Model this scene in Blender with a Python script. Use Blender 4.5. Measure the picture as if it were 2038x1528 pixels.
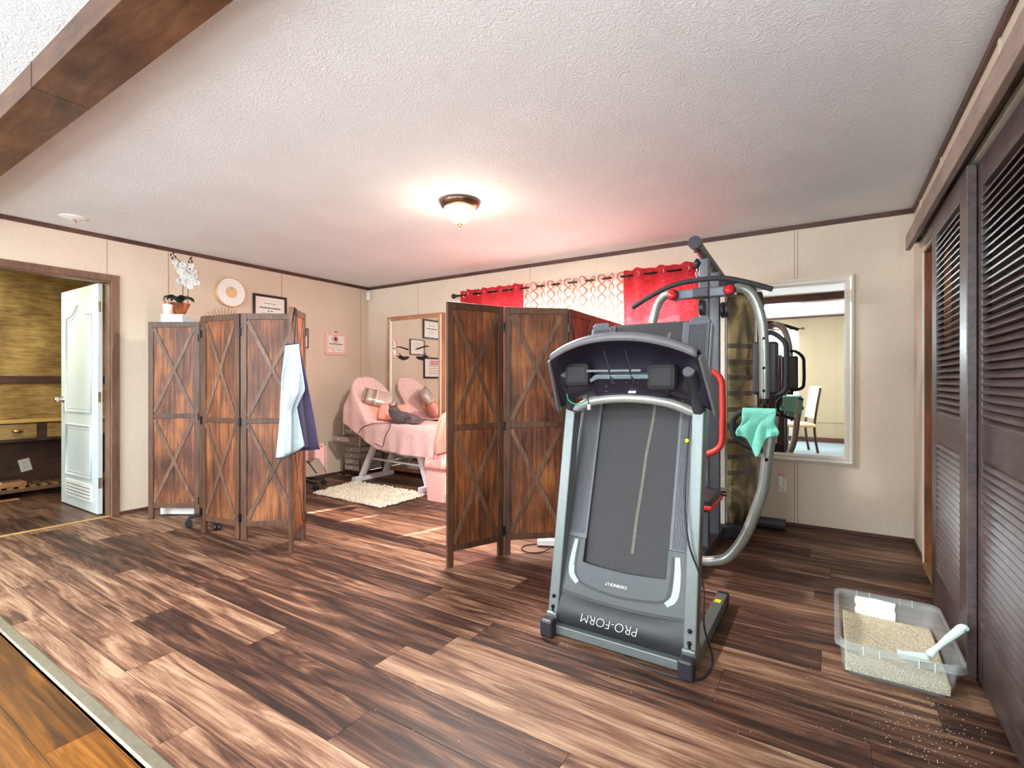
import bpy, bmesh, math, random
from mathutils import Vector, Matrix, noise
random.seed(7)
for o in list(bpy.data.objects): bpy.data.objects.remove(o)
SC = bpy.context.scene; COL = SC.collection
PI = math.pi
# ------------------------------------------------------------------ camera
cam = bpy.data.cameras.new('camera'); camo = bpy.data.objects.new('camera', cam); COL.objects.link(camo)
CAMH = 1.161; YAW = math.radians(32.6); FPX = 994.8
camo.location = (0, 0, CAMH); camo.rotation_euler = (PI/2, 0, YAW)
cam.sensor_width = 36; cam.lens = 36*FPX/2038; cam.shift_y = -(764-757.7)/2038; cam.clip_start = .02
SC.camera = camo
# ------------------------------------------------------------------ light
SC.view_settings.view_transform = 'Standard'; SC.view_settings.look = 'None'
SC.view_settings.gamma = 1; SC.view_settings.use_curve_mapping = False
SC.view_settings.exposure = 0.36
w = bpy.data.worlds.new('world'); SC.world = w; w.use_nodes = True
bg = w.node_tree.nodes['Background']; bg.inputs[0].default_value = (.80, .91, 1, 1); bg.inputs[1].default_value = 3.4
def area(name, loc, size, power, color, rot, spread=PI):
    l = bpy.data.lights.new(name, 'AREA'); l.shape = 'RECTANGLE'; l.size, l.size_y = size; l.energy = power; l.color = color; l.spread = spread
    o = bpy.data.objects.new(name, l); COL.objects.link(o); o.location = loc; o.rotation_euler = rot; return o
sun = bpy.data.lights.new('sun', 'SUN'); sun.energy = 24; sun.angle = math.radians(.6); sun.color = (1, .93, .82)
suno = bpy.data.objects.new('sun', sun); COL.objects.link(suno)
suno.rotation_euler = Vector((-.30, -1, -.95)).to_track_quat('-Z', 'Y').to_euler()
area('window_daylight', (-2.2, 4.90, 1.42), (2.5, 1.2), 50, (1, .97, .93), (-PI/2, 0, 0))       # sky outside the curtained window
area('far_window_daylight', (-1.4, -1.93, 1.45), (1.6, 1.3), 95, (.80, .92, 1), (PI/2, 0, 0))   # sheer-curtained window behind
area('kitchen_fill_daylight', (-3.9, -1.93, 1.45), (1.4, 1.2), 110, (.80, .92, 1), (PI/2, 0, 0))  # fill light at a second rear window, added and out of view
for fx in (-4.2, -1.6): area('kitchen_fill_light', (fx, -.75, 2.34), (1.2, .5), 60, (.86, .94, 1), (0, 0, 0))  # unseen ceiling fixtures, added to fill the room evenly
def globe(name, loc, power, color, r):
    l = bpy.data.lights.new(name, 'POINT'); l.energy = power; l.color = color; l.shadow_soft_size = r
    o = bpy.data.objects.new(name, l); COL.objects.link(o); o.location = loc; return o
globe('fill_pendant_bulb', (-.90, -.15, 1.70), 16, (.82, .93, 1), .16)  # added fill lamp, out of view, lifts the dark right side
globe('fill_floor_lamp_bulb', (.33, -.15, 1.52), 66, (.84, .94, 1), .12)  # unseen lamp added to brighten the ceiling at right
# ------------------------------------------------------------------ helpers
def lin(c):
    return tuple(((v/255)/12.92 if v/255 <= .04045 else ((v/255+.055)/1.055)**2.4) for v in c)+(1,)
class NT:
    def __init__(s, name):
        s.m = bpy.data.materials.new(name); s.m.use_nodes = True; s.t = s.m.node_tree; s.n = s.t.nodes
        s.b = s.n['Principled BSDF']; s.out = s.n['Material Output']
    def add(s, typ, **kw):
        n = s.n.new(typ)
        for k, v in kw.items():
            if k in n.inputs.keys(): n.inputs[k].default_value = v
            else: setattr(n, k, v)
        return n
    def link(s, a, b): s.t.links.new(a, b)
    def coord(s, scale=(1, 1, 1), kind='Object'):
        c = s.add('ShaderNodeTexCoord'); mp = s.add('ShaderNodeMapping'); mp.inputs['Scale'].default_value = scale
        s.link(c.outputs[kind], mp.inputs[0]); return mp.outputs[0]
    def noise(s, vec, scale=5, detail=4, rough=.5, dist=0):
        n = s.add('ShaderNodeTexNoise'); n.inputs['Scale'].default_value = scale; n.inputs['Detail'].default_value = detail
        n.inputs['Roughness'].default_value = rough; n.inputs['Distortion'].default_value = dist
        s.link(vec, n.inputs['Vector']); return n.outputs['Fac']
    def ramp(s, fac, stops):
        r = s.add('ShaderNodeValToRGB'); e = r.color_ramp.elements
        while len(e) > 1: e.remove(e[-1])
        e[0].position = stops[0][0]; e[0].color = lin(stops[0][1])
        for p, c in stops[1:]:
            x = e.new(p); x.color = lin(c)
        s.link(fac, r.inputs[0]); return r.outputs[0]
    def math(s, op, a, b=None):
        n = s.add('ShaderNodeMath'); n.operation = op
        for i, v in enumerate((a, b)):
            if v is None: continue
            if isinstance(v, (int, float)): n.inputs[i].default_value = v
            else: s.link(v, n.inputs[i])
        return n.outputs[0]
    def mix(s, fac, a, b, mode='MIX'):
        n = s.add('ShaderNodeMix'); n.data_type = 'RGBA'; n.blend_type = mode
        for sock, v in ((n.inputs[0], fac), (n.inputs[6], a), (n.inputs[7], b)):
            if isinstance(v, (int, float)): sock.default_value = v
            elif isinstance(v, tuple): sock.default_value = v
            else: s.link(v, sock)
        return n.outputs[2]
    def bump(s, h, strength=.3, dist=.01):
        b = s.add('ShaderNodeBump'); b.inputs['Strength'].default_value = strength; b.inputs['Distance'].default_value = dist
        s.link(h, b.inputs['Height']); s.link(b.outputs[0], s.b.inputs['Normal']); return b
    def set(s, rough=.5, metal=0, spec=None, trans=None):
        s.b.inputs['Roughness'].default_value = rough; s.b.inputs['Metallic'].default_value = metal
        if spec is not None: s.b.inputs['Specular IOR Level'].default_value = spec
        if trans is not None: s.b.inputs['Transmission Weight'].default_value = trans
M = {}
def plain(name, col, rough=.5, metal=0, var=.06, scale=60, bump=0, bscale=None, spec=None):
    t = NT(name); v = t.coord()
    n = t.noise(v, scale, 3)
    c0 = tuple(max(0, x*(1-var)) for x in col); c1 = tuple(min(255, x*(1+var)) for x in col)
    t.link(t.ramp(n, [(.3, c0), (.7, c1)]), t.b.inputs['Base Color'])
    t.set(rough, metal, spec)
    if bump: t.bump(t.noise(v, bscale or scale*3, 3), bump, .003)
    M[name] = t.m; return t.m
def wood(name, dark, mid, light, grain=(14, 14, 1.2), rough=.5, patch=1.0, bump=.15):
    t = NT(name); v = t.coord(grain)
    a = t.noise(v, 3.0, 8, .65, .6); c = t.coord((2*patch, 2*patch, 1.2*patch)); b = t.noise(c, 1.6, 3)
    m = t.mix(.45, a, b)
    t.link(t.ramp(m, [(.36, dark), (.5, mid), (.64, light)]), t.b.inputs['Base Color'])
    t.set(rough); t.bump(a, bump, .003); M[name] = t.m; return t.m
# walls and ceiling
def wallmat(name, col, col2):
    t = NT(name); v = t.coord(); a = t.noise(v, 1.3, 5, .6); b = t.noise(t.coord((9, 9, 5)), 6, 6, .7)
    f = t.mix(.5, a, b); t.link(t.ramp(f, [(.35, col2), (.62, col)]), t.b.inputs['Base Color']); t.set(.62); t.bump(b, .06, .002)
    M[name] = t.m
wallmat('wall', (224, 206, 186), (214, 195, 174))
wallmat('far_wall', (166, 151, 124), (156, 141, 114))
t = NT('ceiling'); v = t.coord()
n1 = t.noise(t.coord((1, 1, 1)), 2.2, 2)
vo = t.add('ShaderNodeTexVoronoi', feature='DISTANCE_TO_EDGE'); vo.inputs['Scale'].default_value = 40
dm = t.add('ShaderNodeMapping'); t.link(v, dm.inputs[0]); dn = t.add('ShaderNodeTexNoise'); dn.inputs['Scale'].default_value = 9; dn.inputs['Detail'].default_value = 4; t.link(v, dn.inputs[0])
vm = t.add('ShaderNodeVectorMath', operation='SCALE'); t.link(dn.outputs['Color'], vm.inputs[0]); vm.inputs['Scale'].default_value = .22
va = t.add('ShaderNodeVectorMath', operation='ADD'); t.link(v, va.inputs[0]); t.link(vm.outputs[0], va.inputs[1]); t.link(va.outputs[0], vo.inputs['Vector'])
h1 = t.math('POWER', t.math('MULTIPLY', vo.outputs['Distance'], 3.0), .5); h2 = t.noise(va.outputs[0], 38, 5, .7, 1.5)
h = t.math('ADD', t.math('MULTIPLY', h1, n1), h2)
t.link(t.ramp(n1, [(.3, (226, 227, 228)), (.7, (234, 235, 236))]), t.b.inputs['Base Color']); t.set(.7); t.bump(h, .5, .010); M['ceiling'] = t.m
# plank floors : grain along X, 'rnd' face attribute shifts each plank
def plankmat(name, stops, rough, sy=10, lo=.55, hi=1.25):
    t = NT(name); at = t.add('ShaderNodeAttribute'); at.attribute_name = 'rnd'; at.attribute_type = 'GEOMETRY'
    c = t.add('ShaderNodeTexCoord'); off = t.add('ShaderNodeCombineXYZ')
    t.link(t.math('MULTIPLY', at.outputs['Fac'], 37.0), off.inputs[0]); t.link(t.math('MULTIPLY', at.outputs['Fac'], 91.0), off.inputs[1]); t.link(t.math('MULTIPLY', at.outputs['Fac'], 53.0), off.inputs[2])
    ad = t.add('ShaderNodeVectorMath', operation='ADD'); t.link(c.outputs['Object'], ad.inputs[0]); t.link(off.outputs[0], ad.inputs[1])
    mp = t.add('ShaderNodeMapping'); mp.inputs['Scale'].default_value = (.9, sy, 1); t.link(ad.outputs[0], mp.inputs[0])
    mp2 = t.add('ShaderNodeMapping'); mp2.inputs['Scale'].default_value = (1.6, 60, 1); t.link(ad.outputs[0], mp2.inputs[0])
    a = t.noise(mp.outputs[0], 1.7, 7, .62, 1.1); b = t.noise(mp2.outputs[0], 2.0, 4, .7, .3)
    f = t.math('ADD', t.math('MULTIPLY', a, .72), t.math('MULTIPLY', b, .28))
    sh = t.math('ADD', f, t.math('MULTIPLY', t.math('SUBTRACT', at.outputs['Fac'], .5), .17))
    t.link(t.ramp(sh, stops), t.b.inputs['Base Color'])
    rr = t.math('ADD', t.math('MULTIPLY', b, .2), rough-.1); t.link(rr, t.b.inputs['Roughness']); t.set(rough); t.link(rr, t.b.inputs['Roughness'])
    t.b.inputs['Specular IOR Level'].default_value = .3
    t.bump(b, .12, .002); M[name] = t.m
plankmat('planks', [(.36, (38, 23, 18)), (.44, (67, 42, 33)), (.51, (98, 67, 51)), (.59, (132, 98, 77)), (.68, (164, 133, 108))], .5)
plankmat('oak_planks', [(.33, (44, 22, 6)), (.45, (78, 44, 12)), (.56, (112, 66, 18)), (.68, (140, 90, 32))], .35, 16)
plankmat('dark_planks', [(.33, (40, 26, 22)), (.45, (68, 46, 38)), (.56, (96, 68, 54)), (.68, (120, 90, 70))], .35)
plain('gap', (34, 22, 18), .8)
wood('trim', (62, 36, 30), (84, 52, 44), (104, 68, 58), (3, 3, 20), .45, 1)
wood('casing', (80, 52, 38), (108, 76, 58), (132, 98, 78), (20, 20, 2), .45, 1)
wood('jamb', (96, 48, 22), (138, 78, 42), (164, 104, 64), (20, 20, 2), .4, 1)
wood('beam', (62, 36, 22), (92, 58, 38), (116, 78, 54), (2.2, 12, 12), .4, 1)
wood('header', (122, 100, 90), (150, 126, 114), (168, 144, 130), (20, 2, 20), .42, 1)
wood('screen_board', (46, 22, 12), (104, 56, 28), (160, 98, 52), (16, 16, 1.0), .55, 1.6)
wood('screen_frame', (48, 28, 18), (82, 52, 34), (112, 78, 54), (26, 26, 2), .5, 1)
wood('screen_brace', (58, 37, 27), (100, 69, 50), (136, 101, 78), (26, 26, 2), .5, 1)
wood('espresso', (56, 43, 43), (76, 62, 61), (98, 82, 80), (14, 2, 14), .34, 1, .05)
wood('olive_plank', (92, 68, 36), (142, 112, 66), (180, 148, 96), (3, 1.6, 12), .4, 1)
wood('dark_plank_wall', (46, 28, 22), (72, 48, 38), (94, 68, 54), (3, 1.6, 14), .45, 1)
wood('desk_top', (150, 112, 58), (186, 148, 84), (206, 172, 108), (3, 1.6, 14), .4, 1)
wood('mirror_wood', (150, 98, 66), (182, 128, 92), (200, 150, 114), (4, 4, 4), .45, 1)
wood('dark_chair_wood', (28, 16, 12), (48, 30, 22), (66, 42, 32), (8, 8, 2), .3, 1)
plain('white_paint', (202, 212, 212), .35, var=.02)
plain('white_plastic', (232, 230, 224), .4, var=.02)
plain('bright_white', (240, 240, 238), .45, var=.02)
plain('black_plastic', (34, 32, 38), .45, var=.15, scale=300, bump=.1)
plain('black_foam', (38, 38, 42), .7, var=.12, scale=200, bump=.2)
plain('black_metal', (30, 28, 28), .35, .6)
plain('console_dark', (34, 29, 42), .42, var=.18, scale=400, bump=.15)
plain('console_grey', (98, 96, 100), .45, var=.08, scale=300)
plain('console_silver', (132, 148, 156), .38, .25, var=.05)
plain('tread_silver', (108, 114, 113), .36, .35, var=.03)
plain('tread_tube', (172, 172, 168), .3, .5, var=.03)
plain('belt', (56, 54, 56), .75, var=.2, scale=420, bump=.25, bscale=700)
plain('rail_grey', (92, 94, 100), .5, var=.04)
plain('hood_dark', (22, 23, 26), .45, var=.12, scale=400, bump=.08)
plain('hood_grey', (54, 56, 59), .42, var=.06, scale=300)
plain('hood_trim', (140, 148, 150), .35, .2)
plain('gym_silver', (164, 168, 162), .32, .45, var=.03)
plain('gym_grey', (98, 100, 106), .4, .3, var=.05)
plain('gym_dark', (60, 58, 64), .5, .1, var=.08)
plain('blue_grey_rug', (118, 130, 134), .95, var=.08, scale=90, bump=.4, bscale=200)
plain('vinyl', (52, 52, 58), .45, var=.06)
plain('red_vinyl', (222, 62, 48), .42, var=.04)
plain('red_plastic', (226, 30, 40), .3, var=.03)
plain('chrome', (214, 214, 216), .15, 1, var=.01)
plain('brass', (196, 152, 84), .25, .9, var=.05)
plain('bronze', (120, 88, 72), .3, .85, var=.06)
plain('dark_rod', (72, 58, 50), .35, .7)
plain('copper', (206, 138, 104), .22, .9, var=.1, scale=12)
plain('gold', (226, 196, 146), .35, .6, var=.04)
plain('belt_scuff', (104, 96, 88), .8, var=.3, scale=300)
plain('pocket_dark', (26, 23, 26), .7, var=.3, scale=400)
plain('mint', (132, 226, 204), .85, var=.08, scale=180, bump=.3)
plain('pink_cloth', (234, 194, 190), .85, var=.03, scale=25, bump=.25, bscale=30)
plain('coral_cloth', (250, 170, 150), .8, var=.05, scale=18, bump=.2)
plain('pink_plastic', (248, 184, 178), .4, var=.02)
plain('pink_bag', (248, 168, 160), .3, var=.08, scale=20, bump=.4, bscale=30)
plain('silver_satin', (196, 178, 166), .35, .25, var=.06, scale=30)
plain('silver_satin_dark', (150, 132, 122), .35, .25, var=.06, scale=30)
plain('cat_fur', (92, 80, 84), .9, var=.25, scale=90, bump=.6, bscale=220)
plain('cat_dark', (28, 24, 28), .5)
plain('cat_eye', (176, 160, 80), .2)
plain('white_metal', (232, 230, 234), .3, var=.01)
plain('rug', (232, 224, 208), .95, var=.08, scale=40)
plain('apron_white', (172, 186, 192), .8, var=.03, scale=30, bump=.2)
plain('apron_navy', (66, 58, 84), .85, var=.12, scale=300, bump=.2)
plain('apron_trim', (44, 40, 48), .8)
plain('litter', (198, 182, 156), .95, var=.32, scale=210, bump=.8, bscale=260)
plain('crumb', (214, 196, 170), .9)
plain('tape', (244, 240, 230), .6, var=.02)
plain('scoop_plastic', (206, 226, 218), .35, var=.02)
plain('leaf', (34, 48, 44), .4, var=.2)
plain('petal', (208, 203, 198), .6, var=.02)
plain('stem', (120, 96, 60), .6)
plain('petal_bud', (58, 50, 30), .6)
plain('straw', (150, 108, 62), .7)
plain('paper', (240, 236, 228), .6, var=.01)
plain('ink', (70, 62, 66), .7)
plain('ink_black', (26, 22, 28), .7)
plain('pink_paper', (240, 170, 176), .6, var=.1, scale=30)
plain('black_frame', (40, 28, 32), .35)
plain('pink_frame', (236, 192, 182), .5)
plain('metal_strip', (140, 134, 118), .35, .6)
plain('yellow_label', (236, 220, 40), .5)
plain('green_wire', (40, 170, 120), .4)
plain('champagne', (236, 230, 216), .3, .12, var=.03)
plain('cream_upholstery', (222, 196, 150), .7)
plain('outlet_white', (238, 234, 222), .4, var=.01)
t = NT('mirror_glass'); t.b.inputs['Base Color'].default_value = (.93, .95, .93, 1); t.set(.015, 1); M['mirror_glass'] = t.m
t = NT('lamp_glass'); t.b.inputs['Base Color'].default_value = lin((250, 226, 150)); t.set(.4)
t.b.inputs['Emission Color'].default_value = lin((255, 226, 150)); t.b.inputs['Emission Strength'].default_value = 1.5; M['lamp_glass'] = t.m
t = NT('tub_plastic'); t.b.inputs['Base Color'].default_value = lin((232, 236, 234)); t.set(.3)
tr = t.add('ShaderNodeBsdfTransparent'); tr.inputs[0].default_value = (.93, .94, .93, 1); mx = t.add('ShaderNodeMixShader'); mx.inputs[0].default_value = .15
t.link(tr.outputs[0], mx.inputs[1]); t.link(t.b.outputs[0], mx.inputs[2]); t.link(mx.outputs[0], t.out.inputs[0]); M['tub_plastic'] = t.m
t = NT('drawer_plastic'); t.b.inputs['Base Color'].default_value = lin((206, 190, 180)); t.set(.3)
tr = t.add('ShaderNodeBsdfTransparent'); mx = t.add('ShaderNodeMixShader'); mx.inputs[0].default_value = .55
t.link(tr.outputs[0], mx.inputs[1]); t.link(t.b.outputs[0], mx.inputs[2]); t.link(mx.outputs[0], t.out.inputs[0]); M['drawer_plastic'] = t.m
t = NT('window_glass'); t.b.inputs['Base Color'].default_value = (1, 1, 1, 1); t.set(.02)
tr = t.add('ShaderNodeBsdfTransparent'); mx = t.add('ShaderNodeMixShader'); mx.inputs[0].default_value = .08
t.link(tr.outputs[0], mx.inputs[1]); t.link(t.b.outputs[0], mx.inputs[2]); t.link(mx.outputs[0], t.out.inputs[0]); M['window_glass'] = t.m
def curtain_mat(name, colsock_fn, transl, through=.0):
    t = NT(name); c = colsock_fn(t)
    d = t.add('ShaderNodeBsdfDiffuse'); tl = t.add('ShaderNodeBsdfTranslucent'); mx = t.add('ShaderNodeMixShader'); mx.inputs[0].default_value = transl
    if isinstance(c, tuple): d.inputs[0].default_value = c; tl.inputs[0].default_value = c
    else: t.link(c, d.inputs[0]); t.link(c, tl.inputs[0])
    t.link(d.outputs[0], mx.inputs[1]); t.link(tl.outputs[0], mx.inputs[2]); last = mx.outputs[0]
    if through:
        tr = t.add('ShaderNodeBsdfTransparent'); m2 = t.add('ShaderNodeMixShader'); m2.inputs[0].default_value = through
        if isinstance(c, tuple): tr.inputs[0].default_value = c
        else: t.link(c, tr.inputs[0])
        t.link(last, m2.inputs[1]); t.link(tr.outputs[0], m2.inputs[2]); last = m2.outputs[0]
    t.link(last, t.out.inputs[0]); M[name] = t.m
def weave(t, c0, c1):
    w1 = t.noise(t.coord((120, 1, 8)), 2, 2); w2 = t.noise(t.coord((8, 1, 120)), 2, 2)
    return t.ramp(t.mix(.5, w1, w2), [(.4, c0), (.6, c1)])
curtain_mat('red_curtain', lambda t: weave(t, (204, 46, 58), (226, 82, 88)), .5, .10)
def lattice(t):
    c = t.add('ShaderNodeTexCoord'); s = t.add('ShaderNodeSeparateXYZ'); t.link(c.outputs['UV'], s.inputs[0])
    sn = t.math('MULTIPLY', t.math('SINE', t.math('MULTIPLY', s.outputs[1], 2*PI/.19)), .040)
    def line(sg, ph):
        x = t.math('ADD', s.outputs[0], t.math('MULTIPLY', sn, sg)); f = t.math('FRACT', t.math('ADD', t.math('DIVIDE', x, .125), ph))
        return t.math('LESS_THAN', t.math('ABSOLUTE', t.math('SUBTRACT', f, .5)), .07)
    m = t.math('MAXIMUM', line(1, 0.0), line(-1, 0.0))
    return t.mix(m, lin((250, 242, 234)), lin((236, 130, 104)))
curtain_mat('patterned_sheer', lattice, .6, .12)
curtain_mat('white_sheer', lambda t: lin((244, 246, 244)), .6, .1)
# gym shroud print
t = NT('shroud_print'); c = t.add('ShaderNodeTexCoord'); s = t.add('ShaderNodeSeparateXYZ'); t.link(c.outputs['UV'], s.inputs[0])
nz = t.noise(t.coord((1.6, 1.3, 1), 'UV'), 2.6, 4, .5, .8)
base = t.ramp(nz, [(.36, (92, 82, 60)), (.46, (138, 126, 94)), (.55, (196, 178, 122)), (.68, (228, 212, 154))])
fr = t.math('FRACT', t.math('DIVIDE', s.outputs[1], .118)); band = t.math('LESS_THAN', fr, .30)
lim = t.math('MULTIPLY', t.math('GREATER_THAN', s.outputs[1], .34), t.math('LESS_THAN', s.outputs[1], 1.36))
t.link(t.mix(t.math('MULTIPLY', t.math('MULTIPLY', band, lim), .8), base, lin((84, 84, 78))), t.b.inputs['Base Color']); t.set(.25); M['shroud_print'] = t.m
# ---- geometry
W2L = {}
class MB:
    def __init__(s): s.b = bmesh.new(); s.mi = 0; s.uv = None
    def _f(s, vs):
        try: f = s.b.faces.new(vs); f.material_index = s.mi; return f
        except ValueError: return None
    def box(s, p0, p1, mat=None, bev=0):
        x0, y0, z0 = p0; x1, y1, z1 = p1
        vs = [s.b.verts.new(Vector(v)) for v in ((x0,y0,z0),(x1,y0,z0),(x1,y1,z0),(x0,y1,z0),(x0,y0,z1),(x1,y0,z1),(x1,y1,z1),(x0,y1,z1))]
        if mat is not None:
            for v in vs: v.co = mat @ v.co
        for q in ((0,3,2,1),(4,5,6,7),(0,1,5,4),(1,2,6,5),(2,3,7,6),(3,0,4,7)): s._f([vs[i] for i in q])
        return s
    def bar(s, a, b, wd, th, up=(0, 0, 1)):
        a = Vector(a); b = Vector(b); d = (b-a); L = d.length; d.normalize(); up = Vector(up)
        x = d.cross(up); x = x.normalized() if x.length > 1e-4 else Vector((1, 0, 0)); y = x.cross(d)
        m = Matrix(((x.x, d.x, y.x, a.x), (x.y, d.y, y.y, a.y), (x.z, d.z, y.z, a.z), (0, 0, 0, 1)))
        return s.box((-wd/2, 0, -th/2), (wd/2, L, th/2), m)
    def tube(s, pts, r, seg=12, closed=False, caps=True):
        pts = [Vector(p) for p in pts]; n = len(pts); rs = r if isinstance(r, (list, tuple)) else [r]*n
        tg = []
        for i in range(n):
            if closed: d = pts[(i+1) % n]-pts[i-1]
            else: d = pts[min(i+1, n-1)]-pts[max(i-1, 0)]
            tg.append(d.normalized() if d.length > 1e-9 else Vector((0, 0, 1)))
        u = tg[0].orthogonal().normalized(); rings = []
        for i in range(n):
            u = (u - tg[i]*u.dot(tg[i])).normalized(); v = tg[i].cross(u)
            rings.append([s.b.verts.new(pts[i]+(u*math.cos(2*PI*k/seg)+v*math.sin(2*PI*k/seg))*rs[i]) for k in range(seg)])
        m = n if closed else n-1
        for i in range(m):
            A = rings[i]; B = rings[(i+1) % n]
            for k in range(seg): s._f([A[k], A[(k+1) % seg], B[(k+1) % seg], B[k]])
        if caps and not closed: s._f(rings[0][::-1]); s._f(rings[-1])
        return s
    def cyl(s, a, b, r, r2=None, seg=20): return s.tube([a, b], [r, r if r2 is None else r2], seg)
    def lathe(s, prof, c, seg=28, axis='Z', mat=None):
        c = Vector(c); rings = []
        for r, z in prof:
            ring = []
            for k in range(seg):
                a = 2*PI*k/seg; p = Vector((r*math.cos(a), r*math.sin(a), z))
                if axis == 'Y': p = Vector((p.x, p.z, p.y))
                if axis == 'X': p = Vector((p.z, p.x, p.y))
                if mat: p = mat @ p
                ring.append(s.b.verts.new(c+p))
            rings.append(ring)
        for i in range(len(rings)-1):
            for k in range(seg): s._f([rings[i][k], rings[i][(k+1) % seg], rings[i+1][(k+1) % seg], rings[i+1][k]])
        s._f(rings[0][::-1]); s._f(rings[-1]); return s
    def prism(s, poly, fn0, fn1):
        A = [s.b.verts.new(Vector(fn0(*p))) for p in poly]; B = [s.b.verts.new(Vector(fn1(*p))) for p in poly]
        s._f(A[::-1]); s._f(B); n = len(poly)
        for i in range(n): s._f([A[i], A[(i+1) % n], B[(i+1) % n], B[i]])
        return s
    def grid(s, fn, nu, nv, uvfn=None, closed_u=False):
        vs = [[s.b.verts.new(Vector(fn(i/nu, j/nv))) for i in range(nu+1)] for j in range(nv+1)]
        lay = s.b.loops.layers.uv.verify() if uvfn else None
        for j in range(nv):
            for i in range(nu):
                f = s._f([vs[j][i], vs[j][i+1], vs[j+1][i+1], vs[j+1][i]])
                if f and lay:
                    for l, (a, b) in zip(f.loops, ((i, j), (i+1, j), (i+1, j+1), (i, j+1))): l[lay].uv = uvfn(a/nu, b/nv)
        return s
    def ball(s, c, r, seg=14, sc=(1, 1, 1), rot=None):
        m = Matrix.Translation(Vector(c)) @ (rot.to_4x4() if rot else Matrix()) @ Matrix.Diagonal((r*sc[0], r*sc[1], r*sc[2], 1))
        g = bmesh.ops.create_uvsphere(s.b, u_segments=seg, v_segments=max(6, seg//2), radius=1, matrix=m)
        for v in g['verts']:
            for f in v.link_faces: f.material_index = s.mi
        return s
    def build(s, name, mats, parent=None, smooth=False, bevel=0, solid=0, sub=0, world=True, keepn=False):
        if not keepn: bmesh.ops.recalc_face_normals(s.b, faces=s.b.faces)
        me = bpy.data.meshes.new(name); s.b.to_mesh(me); s.b.free()
        o = bpy.data.objects.new(name, me); COL.objects.link(o)
        for m in (mats if isinstance(mats, (list, tuple)) else [mats]): me.materials.append(M[m])
        if parent is not None:
            o.parent = parent
            if world and parent.name in W2L: me.transform(W2L[parent.name])
            W2L[o.name] = W2L.get(parent.name, Matrix()) if world else Matrix()
        if smooth:
            for p in me.polygons: p.use_smooth = True
            if smooth == 'auto':
                es = o.modifiers.new('edges', 'EDGE_SPLIT'); es.split_angle = math.radians(40)
        if bevel: b = o.modifiers.new('bevel', 'BEVEL'); b.width = bevel; b.segments = 2; b.limit_method = 'ANGLE'
        if solid: q = o.modifiers.new('solid', 'SOLIDIFY'); q.thickness = solid; q.offset = 0
        if sub: q = o.modifiers.new('sub', 'SUBSURF'); q.levels = sub; q.render_levels = sub
        return o
def tag(o, label=None, cat=None, group=None, kind=None):
    if label: o['label'] = label
    if cat: o['category'] = cat
    if group: o['group'] = group
    if kind: o['kind'] = kind
    return o
def empty(name, loc, label, cat, rz=0, group=None):
    o = bpy.data.objects.new(name, None); COL.objects.link(o); o.location = loc; o.rotation_euler = (0, 0, rz); o.empty_display_size = .1
    W2L[o.name] = (Matrix.Translation(Vector(loc)) @ Matrix.Rotation(rz, 4, 'Z')).inverted()
    return tag(o, label, cat, group)
def struct(o): o['kind'] = 'structure'; return o
def spl(pts, n=8, closed=False):
    P = [Vector(p) for p in pts]; out = []; N = len(P)
    rng = range(N if closed else N-1)
    for i in rng:
        p1 = P[i]; p2 = P[(i+1) % N]
        p0 = P[i-1] if (i > 0 or closed) else p1*2-p2; p3 = P[(i+2) % N] if (i+2 < N or closed) else p2*2-p1
        for k in range(n):
            t = k/n; out.append(.5*((2*p1)+(p2-p0)*t+(2*p0-5*p1+4*p2-p3)*t*t+(3*p1-p0-3*p2+p3)*t**3))
    if not closed: out.append(P[-1])
    return out
def text_mesh(name, body, size, mtx, mat, parent, extrude=.0006, xs=1.0, shear=0, space=1.0, bold=0, align='CENTER'):
    c = bpy.data.curves.new('txt', 'FONT'); c.body = body; c.size = size; c.extrude = extrude; c.shear = shear; c.space_character = space
    c.align_x = align; c.align_y = 'CENTER'; c.offset = bold
    to = bpy.data.objects.new('txt', c); COL.objects.link(to)
    dg = bpy.context.evaluated_depsgraph_get(); me = bpy.data.meshes.new_from_object(to.evaluated_get(dg))
    bpy.data.objects.remove(to); me.transform(Matrix.Diagonal((xs, 1, 1, 1))); me.transform(mtx)
    o = bpy.data.objects.new(name, me); COL.objects.link(o); me.materials.clear(); me.materials.append(M[mat])
    if parent is not None:
        o.parent = parent; me.transform(W2L.get(parent.name, Matrix()))
    return o
# camera-frame helper for things surveyed as (sideways px, depth)
CS, SN = math.cos(YAW), math.sin(YAW)
def PD(px, d, z=0):
    xc = (px-1019)/FPX*d; return Vector((xc*CS-d*SN, xc*SN+d*CS, z))
# ================================================================== setting
XL, XR, YB, ZC, YF = -5.2, .50, 4.58, 2.4, -2.0
def planks(name, x0, x1, y0, wd, nrow, L, offs, mats, z=0, ymax=99):
    b = MB(); lay = b.b.faces.layers.float.new('rnd'); rnd = random.Random(5)
    b.mi = 1; f = b._f([b.b.verts.new((x, y, z-.0015)) for x, y in ((x0, y0), (x1, y0), (x1, min(y0+wd*nrow, ymax)), (x0, min(y0+wd*nrow, ymax)))]); b.mi = 0
    g = .0009
    for r in range(nrow):
        o = offs.get(r, rnd.uniform(0, L)); k = math.floor((x0-o)/L); a = o+k*L; ya = y0+r*wd; yb = min(ya+wd, ymax)
        while a < x1:
            p, q = max(a, x0), min(a+L, x1)
            if q-p > .004:
                f = b._f([b.b.verts.new(v) for v in ((p+g, ya+g, z), (q-g, ya+g, z), (q-g, yb-g, z), (p+g, yb-g, z))]); f[lay] = rnd.random()
            a += L
    o = b.build(name, mats); return struct(o)
PW = .187
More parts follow.
